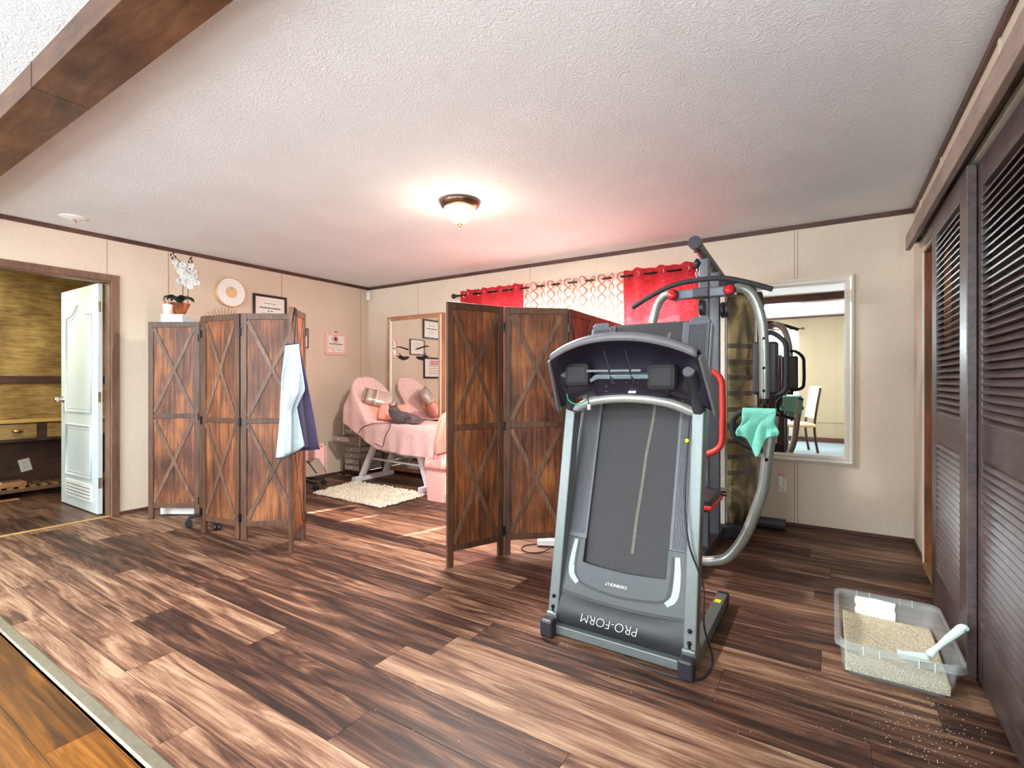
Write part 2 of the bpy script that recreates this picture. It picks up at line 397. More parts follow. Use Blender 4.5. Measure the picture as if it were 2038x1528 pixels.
planks('floor', XL, XR+.9, .850-PW*1 + .045-.045, PW, 21, 1.47, {0: -3.28, 1: -2.376, 2: -1.37, 3: -2.158, 4: -1.57, 5: -2.9, 6: -1.366, 7: -1.835, 8: -2.626}, ['planks', 'gap'], ymax=YB)
planks('floor', XL-1, XR+.9, YF, .14, 20, 1.2, {}, ['oak_planks', 'gap'], ymax=.695)
planks('floor', XL-1.95, XL, 0, .16, 16, 1.2, {}, ['dark_planks', 'gap'], ymax=2.45, z=.001)
b = MB(); b.prism([(.672, 0), (.679, .006), (.712, .006), (.719, 0)], lambda y, z: (XL, y, z), lambda y, z: (XR, y, z))
o = b.build('trim_1', 'metal_strip'); struct(o)
b = MB(); b.box((XL-.03, .85, 0), (XL+.012, 1.76, .006)); struct(b.build('trim_2', 'desk_top', bevel=.002))
struct(MB().box((XL-2, YF-.1, ZC), (XR+1, YB+.12, ZC+.06)).build('ceiling', 'ceiling'))
# back wall with window opening
WX0, WX1, WZ0, WZ1 = -3.38, -1.03, .92, 1.95
def seams(b, pts):
    b.mi = 1
    for p in pts: b.box(*p)
    b.mi = 0
b = MB(); T = .12
b.box((XL-.1, YB, 0), (WX0, YB+T, ZC)).box((WX1, YB, 0), (XR+.1, YB+T, ZC)).box((WX0, YB, 0), (WX1, YB+T, WZ0)).box((WX0, YB, WZ1), (WX1, YB+T, ZC))
seams(b, [((x-.002, YB-.0012, .03), (x+.002, YB, 2.36)) for x in (-4.308, -.228, -.232-.018)] + [((-2.703, YB-.0012, 1.99), (-2.699, YB, 2.36))])
plain('seam', (150, 122, 98), .7); struct(b.build('wall_back', ['wall', 'seam']))
b = MB(); D0, D1, DZ = .86, 1.757, 2.012
b.box((XL-.1, .60, DZ), (XL, D1, ZC)).box((XL-.1, D1, 0), (XL, YB, ZC)).box((XL-.1, .60, 0), (XL, D0, DZ))
seams(b, [((XL, y-.002, z), (XL+.0012, y+.002, 2.36)) for y, z in ((1.728, 2.07), (2.195, .03), (3.33, .03), (4.45, .03))])
struct(b.build('wall_left', ['wall', 'seam']))
b = MB(); b.box((XR, 4.11, 0), (XR+.13, YB, ZC)).box((XR, YF, 1.99), (XR+.13, 4.11, ZC)).box((XR, YF, 0), (XR+.13, .9, 1.99))
seams(b, [((XR-.001, 4.13, 0), (XR, 4.135, 1.98))])
struct(b.build('wall_right', ['wall', 'seam']))
b = MB(); b.box((XR+.62, .85, 0), (XR+.66, 4.15, ZC)).box((XR+.13, 4.11, 0), (XR+.66, 4.15, ZC)).box((XR+.13, .85, 0), (XR+.66, .89, ZC))
struct(b.build('wall_closet', 'dark_plank_wall'))  # dark colour stands in for the shade inside the closet
# wall behind the camera: one mirrored window, one added for fill light
b = MB(); ww = [(-4.5, -3.2), (-2.15, -.62)]; xs = [-6.1, -4.5, -3.2, -2.15, -.62, XR+.13]
for i in (0, 2, 4): b.box((xs[i], YF-T, 0), (xs[i+1], YF, ZC))
for a, c in ww: b.box((a, YF-T, 0), (c, YF, .95)).box((a, YF-T, 2.05), (c, YF, ZC))
seams(b, [((x-.002, YF, .1), (x+.002, YF+.0012, 2.36)) for x in (.078, -.5+.25)])
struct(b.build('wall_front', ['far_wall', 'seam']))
# side room seen through the doorway
b = MB(); b.box((XL-2.0, 0, 0), (XL-1.9, 2.45, ZC)); struct(b.build('wall_side_room_far', 'olive_plank'))
b = MB(); b.box((XL-1.9, 0, 0), (XL-1.885, 2.45, .54)); struct(b.build('wall_side_room_wainscot', 'dark_plank_wall'))
b = MB(); b.box((XL-1.9, 2.40, 0), (XL-.1, 2.45, ZC)).box((XL-1.9, 0, 0), (XL-.1, .05, ZC)); struct(b.build('wall_side_room_ends', 'olive_plank'))
b = MB(); b.box((XL-1.9, 0, 1.135), (XL-1.885, 2.4, 1.212)); struct(b.build('trim_3', 'dark_plank_wall', bevel=.002))
# crown strips
def strip(name, p0, p1, mat='trim', bev=.003): return struct(MB().box(p0, p1).build(name, mat, bevel=bev))
strip('trim_4', (XL, YB-.014, ZC-.036), (XR, YB, ZC)); strip('trim_5', (XL, .60, ZC-.036), (XL+.014, YB, ZC)); strip('trim_6', (XR-.014, YF, ZC-.036), (XR, YB, ZC))
strip('trim_7', (-6, YF, ZC-.036), (XR, YF+.014, ZC))
strip('baseboard_back', (XL, YB-.012, 0), (XR, YB, .028)); strip('baseboard_left', (XL, D1+.06, 0), (XL+.012, YB, .028)); strip('baseboard_right', (XR-.012, 4.13, 0), (XR, YB, .028), 'screen_frame')
strip('baseboard_front', (-6, YF, 0), (XR, YF+.014, .09))
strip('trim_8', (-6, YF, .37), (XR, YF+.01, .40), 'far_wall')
for i, y in enumerate((4.27, 3.52, 2.41)): strip('trim_%d' % (9+i), (XR-.006, y-.012, 2.05), (XR, y+.012, ZC-.036), 'wall', .001)
# beam
b = MB(); b.box((XL-.9, .63, 2.30), (XR, .812, ZC+.01)); b.mi = 1; b.box((-2.62, .6285, 2.299), (-2.618, .8135, ZC)); struct(b.build('trim_12', ['beam', 'gap'], bevel=.003))
# doorway casing (left)
b = MB()
for p0, p1 in (((XL, D1, 0), (XL+.016, D1+.055, DZ+.055)), ((XL, D0-.055, DZ), (XL+.016, D1, DZ+.055)), ((XL, D0-.055, 0), (XL+.016, D0, DZ)),
               ((XL-.1, D1-.012, 0), (XL, D1, DZ)), ((XL-.1, D0, DZ-.012), (XL, D1-.012, DZ)), ((XL-.1, D0, 0), (XL, D0+.012, DZ-.012))): b.box(p0, p1)
struct(b.build('trim_13', 'casing', bevel=.003))
# right jamb of the closet opening
b = MB(); b.box((XR-.002, 4.095, 0), (XR+.13, 4.11, 1.99)).box((XR, .9, 1.975), (XR+.13, 4.095, 1.99)); struct(b.build('trim_14', 'jamb', bevel=.002))
b = MB(); b.box((XR-.01, 4.11, 0), (XR, 4.13, 2.0)).box((XR-.01, 1.0, 1.98), (XR, 4.11, 2.03)); struct(b.build('trim_15', 'champagne', bevel=.002))
b = MB(); b.box((XR-.02, 3.3, 0), (XR+.12, 4.09, .007)); struct(b.build('trim_16', 'desk_top', bevel=.002))
# header board over the louvred doors
hb = struct(MB().box((.395, .2, 1.985), (.42, 4.02, 2.078)).build('trim_17', 'header', bevel=.003))
struct(MB().box((.42, .2, 2.055), (XR, 4.0, 2.078)).build('trim_18', 'header', bevel=.002))
struct(MB().box((.455, 1.0, 1.995), (.485, 3.98, 2.02)).build('trim_19', 'champagne', bevel=.002))
struct(MB().box((.425, 4.0, 2.03), (XR, 4.045, 2.085)).build('trim_20', 'espresso', bevel=.002))
# louvred doors
def louver_door(name, x0, x1, y0, y1, label):
    z0, z1 = .03, 1.985; st = .125 if y1-y0 < .9 else .125
    d = MB(); rails = [(z0, .235), (.865, 1.005), (z1-.105, z1)]
    d.box((x0, y0, z0), (x1, y0+st, z1)).box((x0, y1-st, z0), (x1, y1, z1))
    for a, c in rails: d.box((x0, y0+st, a), (x1, y1-st, c))
    o = struct(d.build(name, 'espresso', bevel=.0025)); o['label'] = label
    for a, c in ((.235, .865), (1.005, z1-.105)):
        m = MB(); sp = .029; n = int((c-a)/sp)
        for k in range(n+1):
            z = a+.010+k*sp
            if z > c-.008: break
            m.prism([(-.0165, -.0125), (-.0145, -.0175), (.0155, .0105), (.0135, .0155)], lambda u, v: ((x0+x1)/2+u, y0+st, z+v), lambda u, v: ((x0+x1)/2+u, y1-st, z+v))
        m.build('louver_panel', 'espresso', o)
    return o
louver_door('door_2', .435, .465, 2.548, 3.335, 'far louvred closet door, dark brown')
louver_door('door_3', .468, .496, 1.79, 2.62, 'near louvred closet door, dark brown, at right edge')
louver_door('door_4', .435, .465, .98, 1.80, 'louvred closet door beside the camera')
# white door of the side room
o = MB(); DX0, DX1, DY0, DY1 = -6.19, -5.312, 1.70, 1.735
o.box((DX0, DY0, .012), (DX1, DY1, 2.0)); door = struct(o.build('door_1', 'white_paint', bevel=.002)); door['label'] = 'white panelled door standing open into the side room'
def arch(u):  # upper panel top edge
    return 1.75+.10*math.exp(-((u-.5)/.20)**2)
def panel_ring(x0, x1, z0, topfn, w_=.016, n=24):
    m = MB(); pts = [(x0, z0), (x1, z0)]; 
    up = [(x1+(x0-x1)*k/n, topfn(k/n)) for k in range(n+1)]
    path = pts+up
    m.tube([(x, DY0-.001, z) for x, z in path], w_/2, 8, closed=True); return m
panel_ring(DX0+.14, DX1-.14, .88, arch, .022).build('panel_moulding', 'white_paint', door, smooth=True)
panel_ring(DX0+.17, DX1-.17, .91, lambda u: arch(u)-.035, .008).build('panel_moulding', 'white_paint', door, smooth=True)
panel_ring(DX0+.14, DX1-.14, .30, lambda u: .76, .022).build('panel_moulding', 'white_paint', door, smooth=True)
panel_ring(DX0+.17, DX1-.17, .33, lambda u: .73, .008).build('panel_moulding', 'white_paint', door, smooth=True)
g = MB(); gx0, gx1 = DX0+.13, DX1-.12; g.box((gx0, DY0-.008, .10), (gx1, DY0, .25))
g.mi = 1
for k in range(4): g.box((gx0+.03, DY0-.0095, .122+k*.03), (gx1-.03, DY0-.008, .130+k*.03))
g.build('vent_grille', ['white_plastic', 'console_silver'], door, bevel=.002)
k = MB(); kz = .985
for s_ in (-1, 1):
    y = DY0 if s_ < 0 else DY1
    k.lathe([(.030, 0), (.030, .006*s_), (.012, .012*s_), (.012, .035*s_), (.026, .045*s_), (.028, .06*s_), (.02, .072*s_), (.0, .073*s_)], (DX0+.065, y, kz), 20, 'Y')
k.build('door_handle', 'chrome', door, smooth=True)
for z in (.28, 1.02, 1.80):
    m = MB(); m.box((DX1, DY0+.004, z-.045), (DX1+.003, DY1-.004, z+.045)); m.cyl((DX1+.006, DY1-.006, z-.045), (DX1+.006, DY1-.006, z+.045), .006, seg=10); m.build('hinge', 'metal_strip', door)
# window in the back wall
def window(name, x0, x1, z0, z1, ya, yb, ncol):
    f = MB(); fr = .045
    f.box((x0, ya, z0), (x0+fr, yb, z1)).box((x1-fr, ya, z0), (x1, yb, z1)).box((x0+fr, ya, z0), (x1-fr, yb, z0+fr)).box((x0+fr, ya, z1-fr), (x1-fr, yb, z1))
    for i in range(1, ncol): x = x0+(x1-x0)*i/ncol; f.box((x-.03, ya, z0+fr), (x+.03, yb, z1-fr))
    zm = (z0+z1)/2
    for i in range(ncol): a = x0+(x1-x0)*i/ncol+(.03 if i else fr); c = x0+(x1-x0)*(i+1)/ncol-(.03 if i < ncol-1 else fr); f.box((a, ya+.01, zm-.015), (c, yb-.01, zm+.015))
    o = struct(f.build(name, 'white_paint', bevel=.003))
    g = MB(); ym = (ya+yb)/2; g.box((x0+fr, ym-.002, z0+fr), (x1-fr, ym+.002, z1-fr)).build('window_pane', 'window_glass', o)
    return o
window('window_1', WX0, WX1, WZ0, WZ1, YB+.05, YB+.10, 3)
window('window_2', -2.15, -.62, .95, 2.05, YF-.10, YF-.05, 2)
window('fill_window', -4.5, -3.2, .95, 2.05, YF-.10, YF-.05, 2)  # unseen window, added to bring in fill light
# ================================================================== curtains
def fold_curtain(name, mat, x0, x1, z0, z1, y, nf, amp, label, group, taper=lambda u, v: 0, ring=True, uvw=1.0, ringmat='chrome', parent_rod=None):
    root = empty(name, ((x0+x1)/2, y, z0), label, 'curtain', 0, group)
    def yy(u, v): return y+amp*math.sin(2*PI*nf*u+.4)*(.85+.3*math.sin(3*v+7*u))+.006*math.sin(9*v+20*u)
    c = MB(); c.grid(lambda u, v: (x0+(x1-x0)*u+taper(u, v), yy(u, v), z1-(z1-z0)*v+.006*math.sin(4*PI*nf*u)*(1-v)), nf*14, 30, lambda u, v: ((x1-x0)*u*uvw, -(z1-z0)*v), )
    c.build('curtain_cloth', mat, root, smooth=True, keepn=True)
    if ring:
        for k in range(nf*2):
            u = (k+.5-.127*.64)/(nf*2)
            x = x0+(x1-x0)*u; s_ = 1 if k % 2 == 0 else -1
            r = MB(); pts = [(x+.008*math.cos(a)*0+.006*s_*math.cos(a), yy(u, .02)+.019*math.cos(a)*.5, RODZ+.021*math.sin(a)) for a in [2*PI*i/16 for i in range(16)]]
            pts = [(x+.021*math.cos(a)*.75, yy(u, .02)-.003+.012*s_*math.cos(a), RODZ+.021*math.sin(a)) for a in [2*PI*i/16 for i in range(16)]]
            r.tube(pts, .0035, 6, closed=True).build('grommet', ringmat, root, smooth=True)
    return root
RODZ = 2.135; CY = 4.49
rod = empty('curtain_rod', (-2.3, CY, RODZ), 'dark bronze curtain rod with scroll ball finial over the window', 'curtain rod')
MB().cyl((-3.62, CY, RODZ), (-.97, CY, RODZ), .010).build('rod', 'dark_rod', rod, smooth=True)
for x, s_ in ((-3.62, -1), (-.97, 1)):
    MB().lathe([(.011, 0), (.018, .008*s_), (.012, .018*s_), (.026, .035*s_), (.030, .05*s_), (.022, .068*s_), (.0, .074*s_)], (x, CY, RODZ), 16, 'X').build('finial', 'dark_rod', rod, smooth=True)
for x in (-3.6, -2.3, -1.0):
    m = MB(); m.cyl((x, CY, RODZ), (x, YB, RODZ), .006, seg=10).lathe([(.02, YB-.004), (.02, YB)], (x, 0, RODZ), 12, 'Y'); m.build('bracket', 'dark_rod', rod)
def tap_red(u, v):
    w_ = min(1, max(0, (v-.14)/.08))
    return (-.145*w_*u**3)+(.275*w_*(1-u)**3)
def tap_sheer(u, v): return -.112*min(1, max(0, (v-.14)/.08))*(1-u)**3
def tap_sheer_b(u, v): return .05*min(1, max(0, (v-.18)/.08))*(1-u)**3
fold_curtain('curtain', 'red_curtain', -3.58, -2.74, .08, 2.185, CY, 4, .034, 'red grommet curtain at the left end of the rod', 'red grommet curtains', tap_red)
fold_curtain('curtain', 'red_curtain', -1.64, -.985, .08, 2.19, CY, 3, .034, 'red grommet curtain behind the weight machine at the right end of the rod', 'red grommet curtains')
fold_curtain('curtain', 'patterned_sheer', -2.735, -2.19, .12, 2.185, CY-.004, 3, .03, 'sheer white curtain with coral lattice next to the left red curtain', 'patterned sheers', tap_sheer, uvw=1.3)
fold_curtain('curtain', 'patterned_sheer', -2.185, -1.645, .12, 2.185, CY-.004, 3, .03, 'sheer white curtain with coral lattice next to the right red curtain', 'patterned sheers', tap_sheer_b, uvw=1.3)
# far window curtains (seen in the mirror)
RODZ = 2.16
rd = empty('curtain_rod', (-1.4, YF+.09, RODZ), 'dark curtain rod seen in the wall mirror above white sheers', 'curtain rod')
MB().cyl((-2.4, YF+.09, RODZ), (-.50, YF+.09, RODZ), .011).build('rod', 'dark_rod', rd, smooth=True)
for x, s_ in ((-2.4, -1), (-.50, 1)): MB().lathe([(.011, 0), (.012, .018*s_), (.026, .035*s_), (.028, .05*s_), (.0, .07*s_)], (x, YF+.09, RODZ), 14, 'X').build('finial', 'bronze', rd, smooth=True)
for x in (-2.35, -.56): MB().cyl((x, YF+.09, RODZ), (x, YF, RODZ), .006, seg=10).build('bracket', 'dark_rod', rd)
fold_curtain('curtain', 'white_sheer', -1.40, -.53, .1, 2.19, YF+.09, 4, .022, 'white sheer curtain seen in the wall mirror', None, ring=False)
fold_curtain('curtain', 'white_sheer', -2.35, -1.46, .1, 2.19, YF+.09, 4, .022, 'white sheer curtain on the far window left half', None, ring=False)
# ================================================================== folding screens
HS = 1.655
def screen(name, pts, label, skip=()):
    c = sum((Vector(p) for p in pts), Vector())/len(pts)
    root = empty(name, (c.x, c.y, 0), label, 'folding screen')
    for i in range(len(pts)-1):
        a = Vector((pts[i][0], pts[i][1], 0)); b = Vector((pts[i+1][0], pts[i+1][1], 0)); d = (b-a); L = d.length; d.normalize()
        n = Vector((d.y, -d.x, 0)); g = .004
        m = Matrix(((d.x, n.x, 0, a.x), (d.y, n.y, 0, a.y), (0, 0, 1, 0), (0, 0, 0, 1)))
        u0, u1 = g, L-g; s = .043; t = .011
        B = MB(); k = 4; w_ = (u1-u0-2*s)/k
        for j in range(k): B.box((u0+s+j*w_+.0008, -.004, .13), (u0+s+(j+1)*w_-.0008, .004, HS-.04), m)
        B.box((u0+s, -.0025, .13), (u1-s, .0025, HS-.04), m)
        pn = B.build('panel', 'screen_board', root, bevel=0)
        F = MB(); F.box((u0, -t, 0), (u0+s, t, HS), m).box((u1-s, -t, 0), (u1, t, HS), m)
        for z0, z1 in ((HS-.045, HS), (.848, .886), (.095, .135)): F.box((u0+s, -t+.001, z0), (u1-s, t-.001, z1), m)
        F.build('frame', 'screen_frame', pn, bevel=.0025)
        for z0, z1 in ((.135, .848), (.886, HS-.045)):
            for fl in (0, 1):
                X = MB(); ua, ub = (u0+s, u1-s) if not fl else (u1-s, u0+s); w2 = .015; zz = z0, z1
                dx = ub-ua; dz = z1-z0; LL = math.hypot(dx, dz); ox = -dz/LL*w2; oz = dx/LL*w2; ins = .012
                ax, az = ua+dx/LL*ins, z0+dz/LL*ins; bx, bz = ub-dx/LL*ins, z1-dz/LL*ins
                for sd in (-1, 1):
                    q0, q1 = (.004, .0085+.0008*fl) if sd > 0 else (-.0085-.0008*fl, -.004)
                    X.prism([(ax+ox, az+oz), (ax-ox, az-oz), (bx-ox, bz-oz), (bx+ox, bz+oz)], lambda u, v: m @ Vector((u, q0, v)), lambda u, v: m @ Vector((u, q1, v)))
                X.build('brace', 'screen_brace', pn, bevel=.0015)
        if i > 0:
            for z in (.16, .86, 1.52):
                H = MB(); H.box((-.012, -t-.003, z-.03), (.012, t+.003, z+.03), m).cyl(m @ Vector((0, t+.004, z-.03)), m @ Vector((0, t+.004, z+.03)), .005, seg=8)
                H.build('hinge', 'black_metal', root)
    return root
LP = [PD(295.5, 4.2), PD(399, 4.2), PD(403, 3.83), PD(479, 3.664), PD(606, 3.69), PD(577, 3.33)]
screen('folding_screen', LP, 'brown barn style folding screen with cross braces at left, apron hung on its end')
RP = [PD(888, 3.10), PD(1002, 3.345), PD(1131, 3.42), PD(1178, 3.80), PD(1216, 4.16), PD(1246, 4.52)]
screen('folding_screen', RP, 'brown barn style folding screen with cross braces directly left of the treadmill')
# apron over the end panel
ap = empty('apron', tuple(PD(590, 3.30, .75)), 'white and navy apron hanging by its strap from the left screen', 'apron')
S0 = PD(577, 3.33); S1 = PD(606, 3.69)
def APt(u, v, off): # u along panel from near to far
    p = S0.lerp(S1, u); return p
d4 = (S1-S0).normalized(); n4 = Vector((d4.y, -d4.x, 0)); n4 = n4 if n4.dot(-S0) > 0 else -n4
cl = MB()
def wf(px0, px1, y0, y1, dd, wav, ph):
    def fn(u, v):
        px = px0(v)+(px1(v)-px0(v))*u; y = y0(u)+(y1(u)-y0(u))*v; dpt = dd(u, v)+wav*math.sin(2*PI*(1.3*u)+ph+2*v)*min(1, v*2)
        z = CAMH-(y-757.7)/FPX*dpt; return PD(px, dpt, z)
    return fn
lerp = lambda a, b, t: a+(b-a)*t
def pw(t, pts):
    for (a, x), (b, y) in zip(pts, pts[1:]):
        if t <= b: return lerp(x, y, (t-a)/(b-a) if b > a else 0)
    return pts[-1][1]
cl.grid(wf(lambda v: pw(v, [(0, 568), (.3, 560), (.7, 556), (1, 549)]), lambda v: pw(v, [(0, 594), (.45, 607), (.62, 590), (1, 606)]), lambda u: 686-3*u, lambda u: 912-24*u*u, lambda u, v: 3.19+.07*u, .02, .3), 14, 24)
cl.build('apron_front', 'apron_white', ap, smooth=True, solid=.004)
cl = MB(); cl.grid(wf(lambda v: pw(v, [(0, 592), (.3, 594), (.5, 586), (1, 596)]), lambda v: pw(v, [(0, 597), (.3, 610), (1, 637)]), lambda u: 683+8*u, lambda u: 897-3*u, lambda u, v: 3.262+.05*u*v+.015*v, .008, 1.0), 10, 24)
cl.build('apron_side', 'apron_navy', ap, smooth=True, solid=.004)
edge = [wf(lambda v: pw(v, [(0, 568), (.3, 560), (.7, 556), (1, 549)]), lambda v: pw(v, [(0, 594), (.45, 607), (.62, 590), (1, 606)]), lambda u: 686-3*u, lambda u: 912-24*u*u, lambda u, v: 3.188+.07*u, .02, .3)(u/14, 1) for u in range(15)]
MB().tube(edge, .004, 6).build('hem_binding', 'apron_trim', ap, smooth=True)
top = [wf(lambda v: 568, lambda v: 594, lambda u: 686-3*u, lambda u: 912, lambda u, v: 3.188+.07*u, 0, 0)(u/6, 0) for u in range(7)]
MB().tube(top, .004, 6).build('hem_binding', 'apron_trim', ap, smooth=True)
sp = MB(); A = PD(592, 3.255, CAMH+74*3.255/FPX)
ptop = S0.lerp(S1, .22)
for k, (pa, pb) in enumerate(((PD(586, 3.25, CAMH+74*3.25/FPX), ptop+n4*.017+Vector((0, 0, HS-.01))), (PD(593, 3.262, CAMH+74*3.26/FPX), ptop+n4*.017+d4*.02+Vector((0, 0, HS-.01))))):
    q = Vector((0, 0, HS+.004)); pk = ptop+d4*.02*k
    path = [pa, pa.lerp(pb, .5)+Vector((0, 0, .02)), pb, pk+q+n4*.010, pk+q-n4*.010, pk-n4*.017+Vector((0, 0, HS-.06))]
    for a, b in zip(path, path[1:]): sp.bar(a, b+(b-a).normalized()*.002, .026, .003, up=n4 if abs((b-a).normalized().z) > .3 else Vector((0, 0, 1)))
sp.build('neck_strap', 'apron_trim', ap)
# ================================================================== treadmill
XC = -.78
TM = empty('treadmill', (XC, 2.4, 0), 'folded black and silver treadmill standing upright in front of the weight machine', 'treadmill')
O = Vector((XC, 2.05, .07)); V = Vector((0, .44, 1.39)).normalized(); N = Vector((0, -V.z, V.y))
DM = Matrix(((1, V.x, N.x, O.x), (0, V.y, N.y, O.y), (0, V.z, N.z, O.z), (0, 0, 0, 1)))   # (u, v, out) -> world
def dbox(b, u0, v0, w0, u1, v1, w1): return b.box((u0, v0, w0), (u1, v1, w1), DM)
W = .33
m = MB(); m.box((XC-W, 2.02, .012), (XC+W, 2.065, .052)); m.build('front_crossbar', 'tread_silver', TM, bevel=.004)
for s in (-1, 1):
    x0, x1 = sorted((XC+s*(W+.0), XC+s*(W-.05)))
    m = MB(); m.box((x0, 2.03, .012), (x1, 2.75, .068)); f = m.build('base_rail', 'tread_silver', TM, bevel=.004)
    MB().box((x0-.006, 1.975, .004), (x1+.006, 2.03, .085)).build('foot_cap', 'black_plastic', f, bevel=.012)
    MB().box((x0-.004, 2.74, .0), (x1+.004, 2.79, .066)).build('foot_cap', 'black_plastic', f, bevel=.008)
    MB().cyl((XC+s*(W-.025), 2.10, .0), (XC+s*(W-.025), 2.10, .014), .02).build('rubber_foot', 'black_plastic', f)
    # shoe and upright
    m = MB(); m.box((x0-.002, 2.03, .066), (x1+.002, 2.13, .10)); m.build('upright_shoe', 'tread_silver', TM, bevel=.006)
    a = Vector((XC+s*(W-.025), 2.075, .07)); b = Vector((XC+s*(W-.03), 2.255, 1.035))
    up = MB().bar(a, b, .05, .068, up=(0, -1, .2)).build('upright', 'tread_silver', TM, bevel=.005)
    for zz in (.12, .165):
        q = a.lerp(b, (zz-.07)/.96); MB().ball(q+Vector((0, -.038, 0)), .009, 10).build('bolt', 'black_metal', up)
    MB().ball((XC+s*(W-.025), 2.05, .104), .008, 10).build('bolt', 'black_metal', TM)
m = MB(); m.box((.0, 0, 0), (.028, .04, .001), Matrix.Translation(Vector((XC+W-.04, 2.62, .0685)))); m.build('warning_label', 'yellow_label', TM)
# deck
b = MB(); dbox(b, -.288, .35, -.075, .288, 1.452, -.035); b.build('deck_frame', 'gym_grey', TM, bevel=.004)
b = MB(); b.grid(lambda u, v: DM @ Vector((-.19+.38*u, .256+1.182*v+.012*(1-(2*u-1)**2)*(-1)*(1-v)**8, -.022+.0)), 8, 24)
b.grid(lambda u, v: DM @ Vector((-.19+.38*u, 1.438+.028*math.sin(v*PI), -.022-.045*(1-math.cos(v*PI))/2)), 2, 10)
belt = b.build('running_belt', 'belt', TM, smooth=True, keepn=True)
sc_pts = [(.028, .34), (.035, .50), (.043, .65), (.052, .80), (.066, .95), (.072, 1.10), (.082, 1.22), (.10, 1.34), (.108, 1.40)]
_b = MB(); _v = [(_b.b.verts.new(DM @ Vector((u-.006-.002*(i % 2), v, -.0205))), _b.b.verts.new(DM @ Vector((u+.005+.002*((i+1) % 2), v, -.0205)))) for i, (u, v) in enumerate(sc_pts)]
for (a, c), (d, e) in zip(_v, _v[1:]): _b._f([a, c, e, d])
_b.build('scuff_mark', 'belt_scuff', belt, keepn=True)
for s in (-1, 1):
    b = MB(); u0, u1 = sorted((s*.192, s*.296)); dbox(b, u0, .37, -.05, u1, 1.44, -.006)
    n = 13
    for k in range(n): uu = u0+.012+(u1-u0-.024)*k/(n-1); dbox(b, uu-.0017, .39, -.006, uu+.0017, 1.43, -.003)
    r = b.build('foot_rail', 'rail_grey', TM, bevel=0)
    g = MB()
    for k in range(n-1): uu = u0+.012+(u1-u0-.024)*(k+.5)/(n-1); dbox(g, uu-.0013, .39, -.0062, uu+.0013, 1.43, -.0052)
    g.build('rail_groove', 'black_plastic', r)
    c = MB(); c.prism([(s*.205, 1.44), (s*.298, 1.44), (s*.298, 1.452), (s*.285, 1.468), (s*.215, 1.468), (s*.205, 1.455)], lambda u, v: DM @ Vector((u, v, -.06)), lambda u, v: DM @ Vector((u, v, -.004)))
    c.prism([(s*.172, 1.45), (s*.172, 1.35), (s*.196, 1.31), (s*.21, 1.31), (s*.21, 1.45)], lambda u, v: DM @ Vector((u, v, -.035)), lambda u, v: DM @ Vector((u, v, -.012)))
    c.build('rail_end_cap', 'rail_grey', TM, bevel=.004)
    b = MB(); dbox(b, *( (.296, .10, -.07, .306, 1.44, -.015) if s > 0 else (-.306, .10, -.07, -.296, 1.44, -.015))); b.build('side_rail', 'console_silver', TM, bevel=.003)
def curve_y(u, mid, end, half=.3): return mid+(end-mid)*(abs(u)/half)**2
# motor hood : dark lower shell, grey upper shell with the silver sweep
h = MB()
def hood(u, v): # u in -1..1 , v 0..1  cross-bulge
    uu = u*.305*(1-.02*v); vv = -.01+v*(.118+.014*abs(u)**2); bulge = .018*math.sin(PI*min(1, v*.9+.1))*(1-u**4*.6)
    return DM @ Vector((uu, vv, bulge+.004))
h.grid(lambda a, c: hood(2*a-1, c), 30, 12)
poly = [(-.305, -.01), (.305, -.01), (.30, .13), (-.30, .13)]
h.prism(poly, lambda u, v: DM @ Vector((u, v, -.12)), lambda u, v: DM @ Vector((u, v, .003)))
hd = h.build('motor_hood', 'hood_dark', TM, smooth='auto')
g = MB()
def line2(u): return .108+.018*(u/.3)**2
out = [(-.30+.6*k/24) for k in range(25)]
poly = [(x, line2(x)+.004) for x in out] + [(.30, .385), (.19, .385), (.19, .27)] + [(x, .255+.012*(x/.19)**2) for x in [.19-.38*k/12 for k in range(13)]] + [(-.19, .27), (-.19, .37), (-.30, .37)]
g.prism(poly, lambda u, v: DM @ Vector((u, v, -.06)), lambda u, v: DM @ Vector((u, v, .008-.02*max(0, v-.14))))
hg = g.build('hood_cover', 'hood_grey', TM, bevel=.003)
def ribbon(pts, w_, z, name, mat, par):
    b = MB(); P = [Vector((p[0], p[1], 0)) for p in pts]
    L = []; R = []
    for i, p in enumerate(P):
        d = (P[min(i+1, len(P)-1)]-P[max(i-1, 0)]).normalized(); n = Vector((-d.y, d.x, 0)); ww = w_[i] if isinstance(w_, list) else w_
        zz = z if not callable(z) else z(p)
        L.append((p+n*ww/2, zz)); R.append((p-n*ww/2, zz))
    for (l0, z0), (l1, z1), (r0, _), (r1, _) in zip(L, L[1:], R, R[1:]):
        q = [DM @ Vector((a.x, a.y, zz+dz)) for a, zz in ((l0, z0), (l1, z1), (r1, z1), (r0, z0)) for dz in (0,)]
        q2 = [DM @ Vector((a.x, a.y, zz-.004)) for a, zz in ((l0, z0), (l1, z1), (r1, z1), (r0, z0))]
        vs = [b.b.verts.new(x) for x in q]+[b.b.verts.new(x) for x in q2]
        for f in ((0, 1, 2, 3), (0, 4, 5, 1), (1, 5, 6, 2), (2, 6, 7, 3), (3, 7, 4, 0), (4, 7, 6, 5)): b._f([vs[i] for i in f])
    return b.build(name, mat, par)
zf = lambda p: .0095-.02*max(0, p.y-.14)
U = spl([(.215, .36), (.213, .27), (.205, .20), (.18, .172), (.12, .160), (0, .150), (-.12, .160), (-.19, .178), (-.222, .215), (-.225, .28), (-.220, .36)], 6)
ribbon(U, .012, zf, 'sweep_line', 'hood_dark', hg)
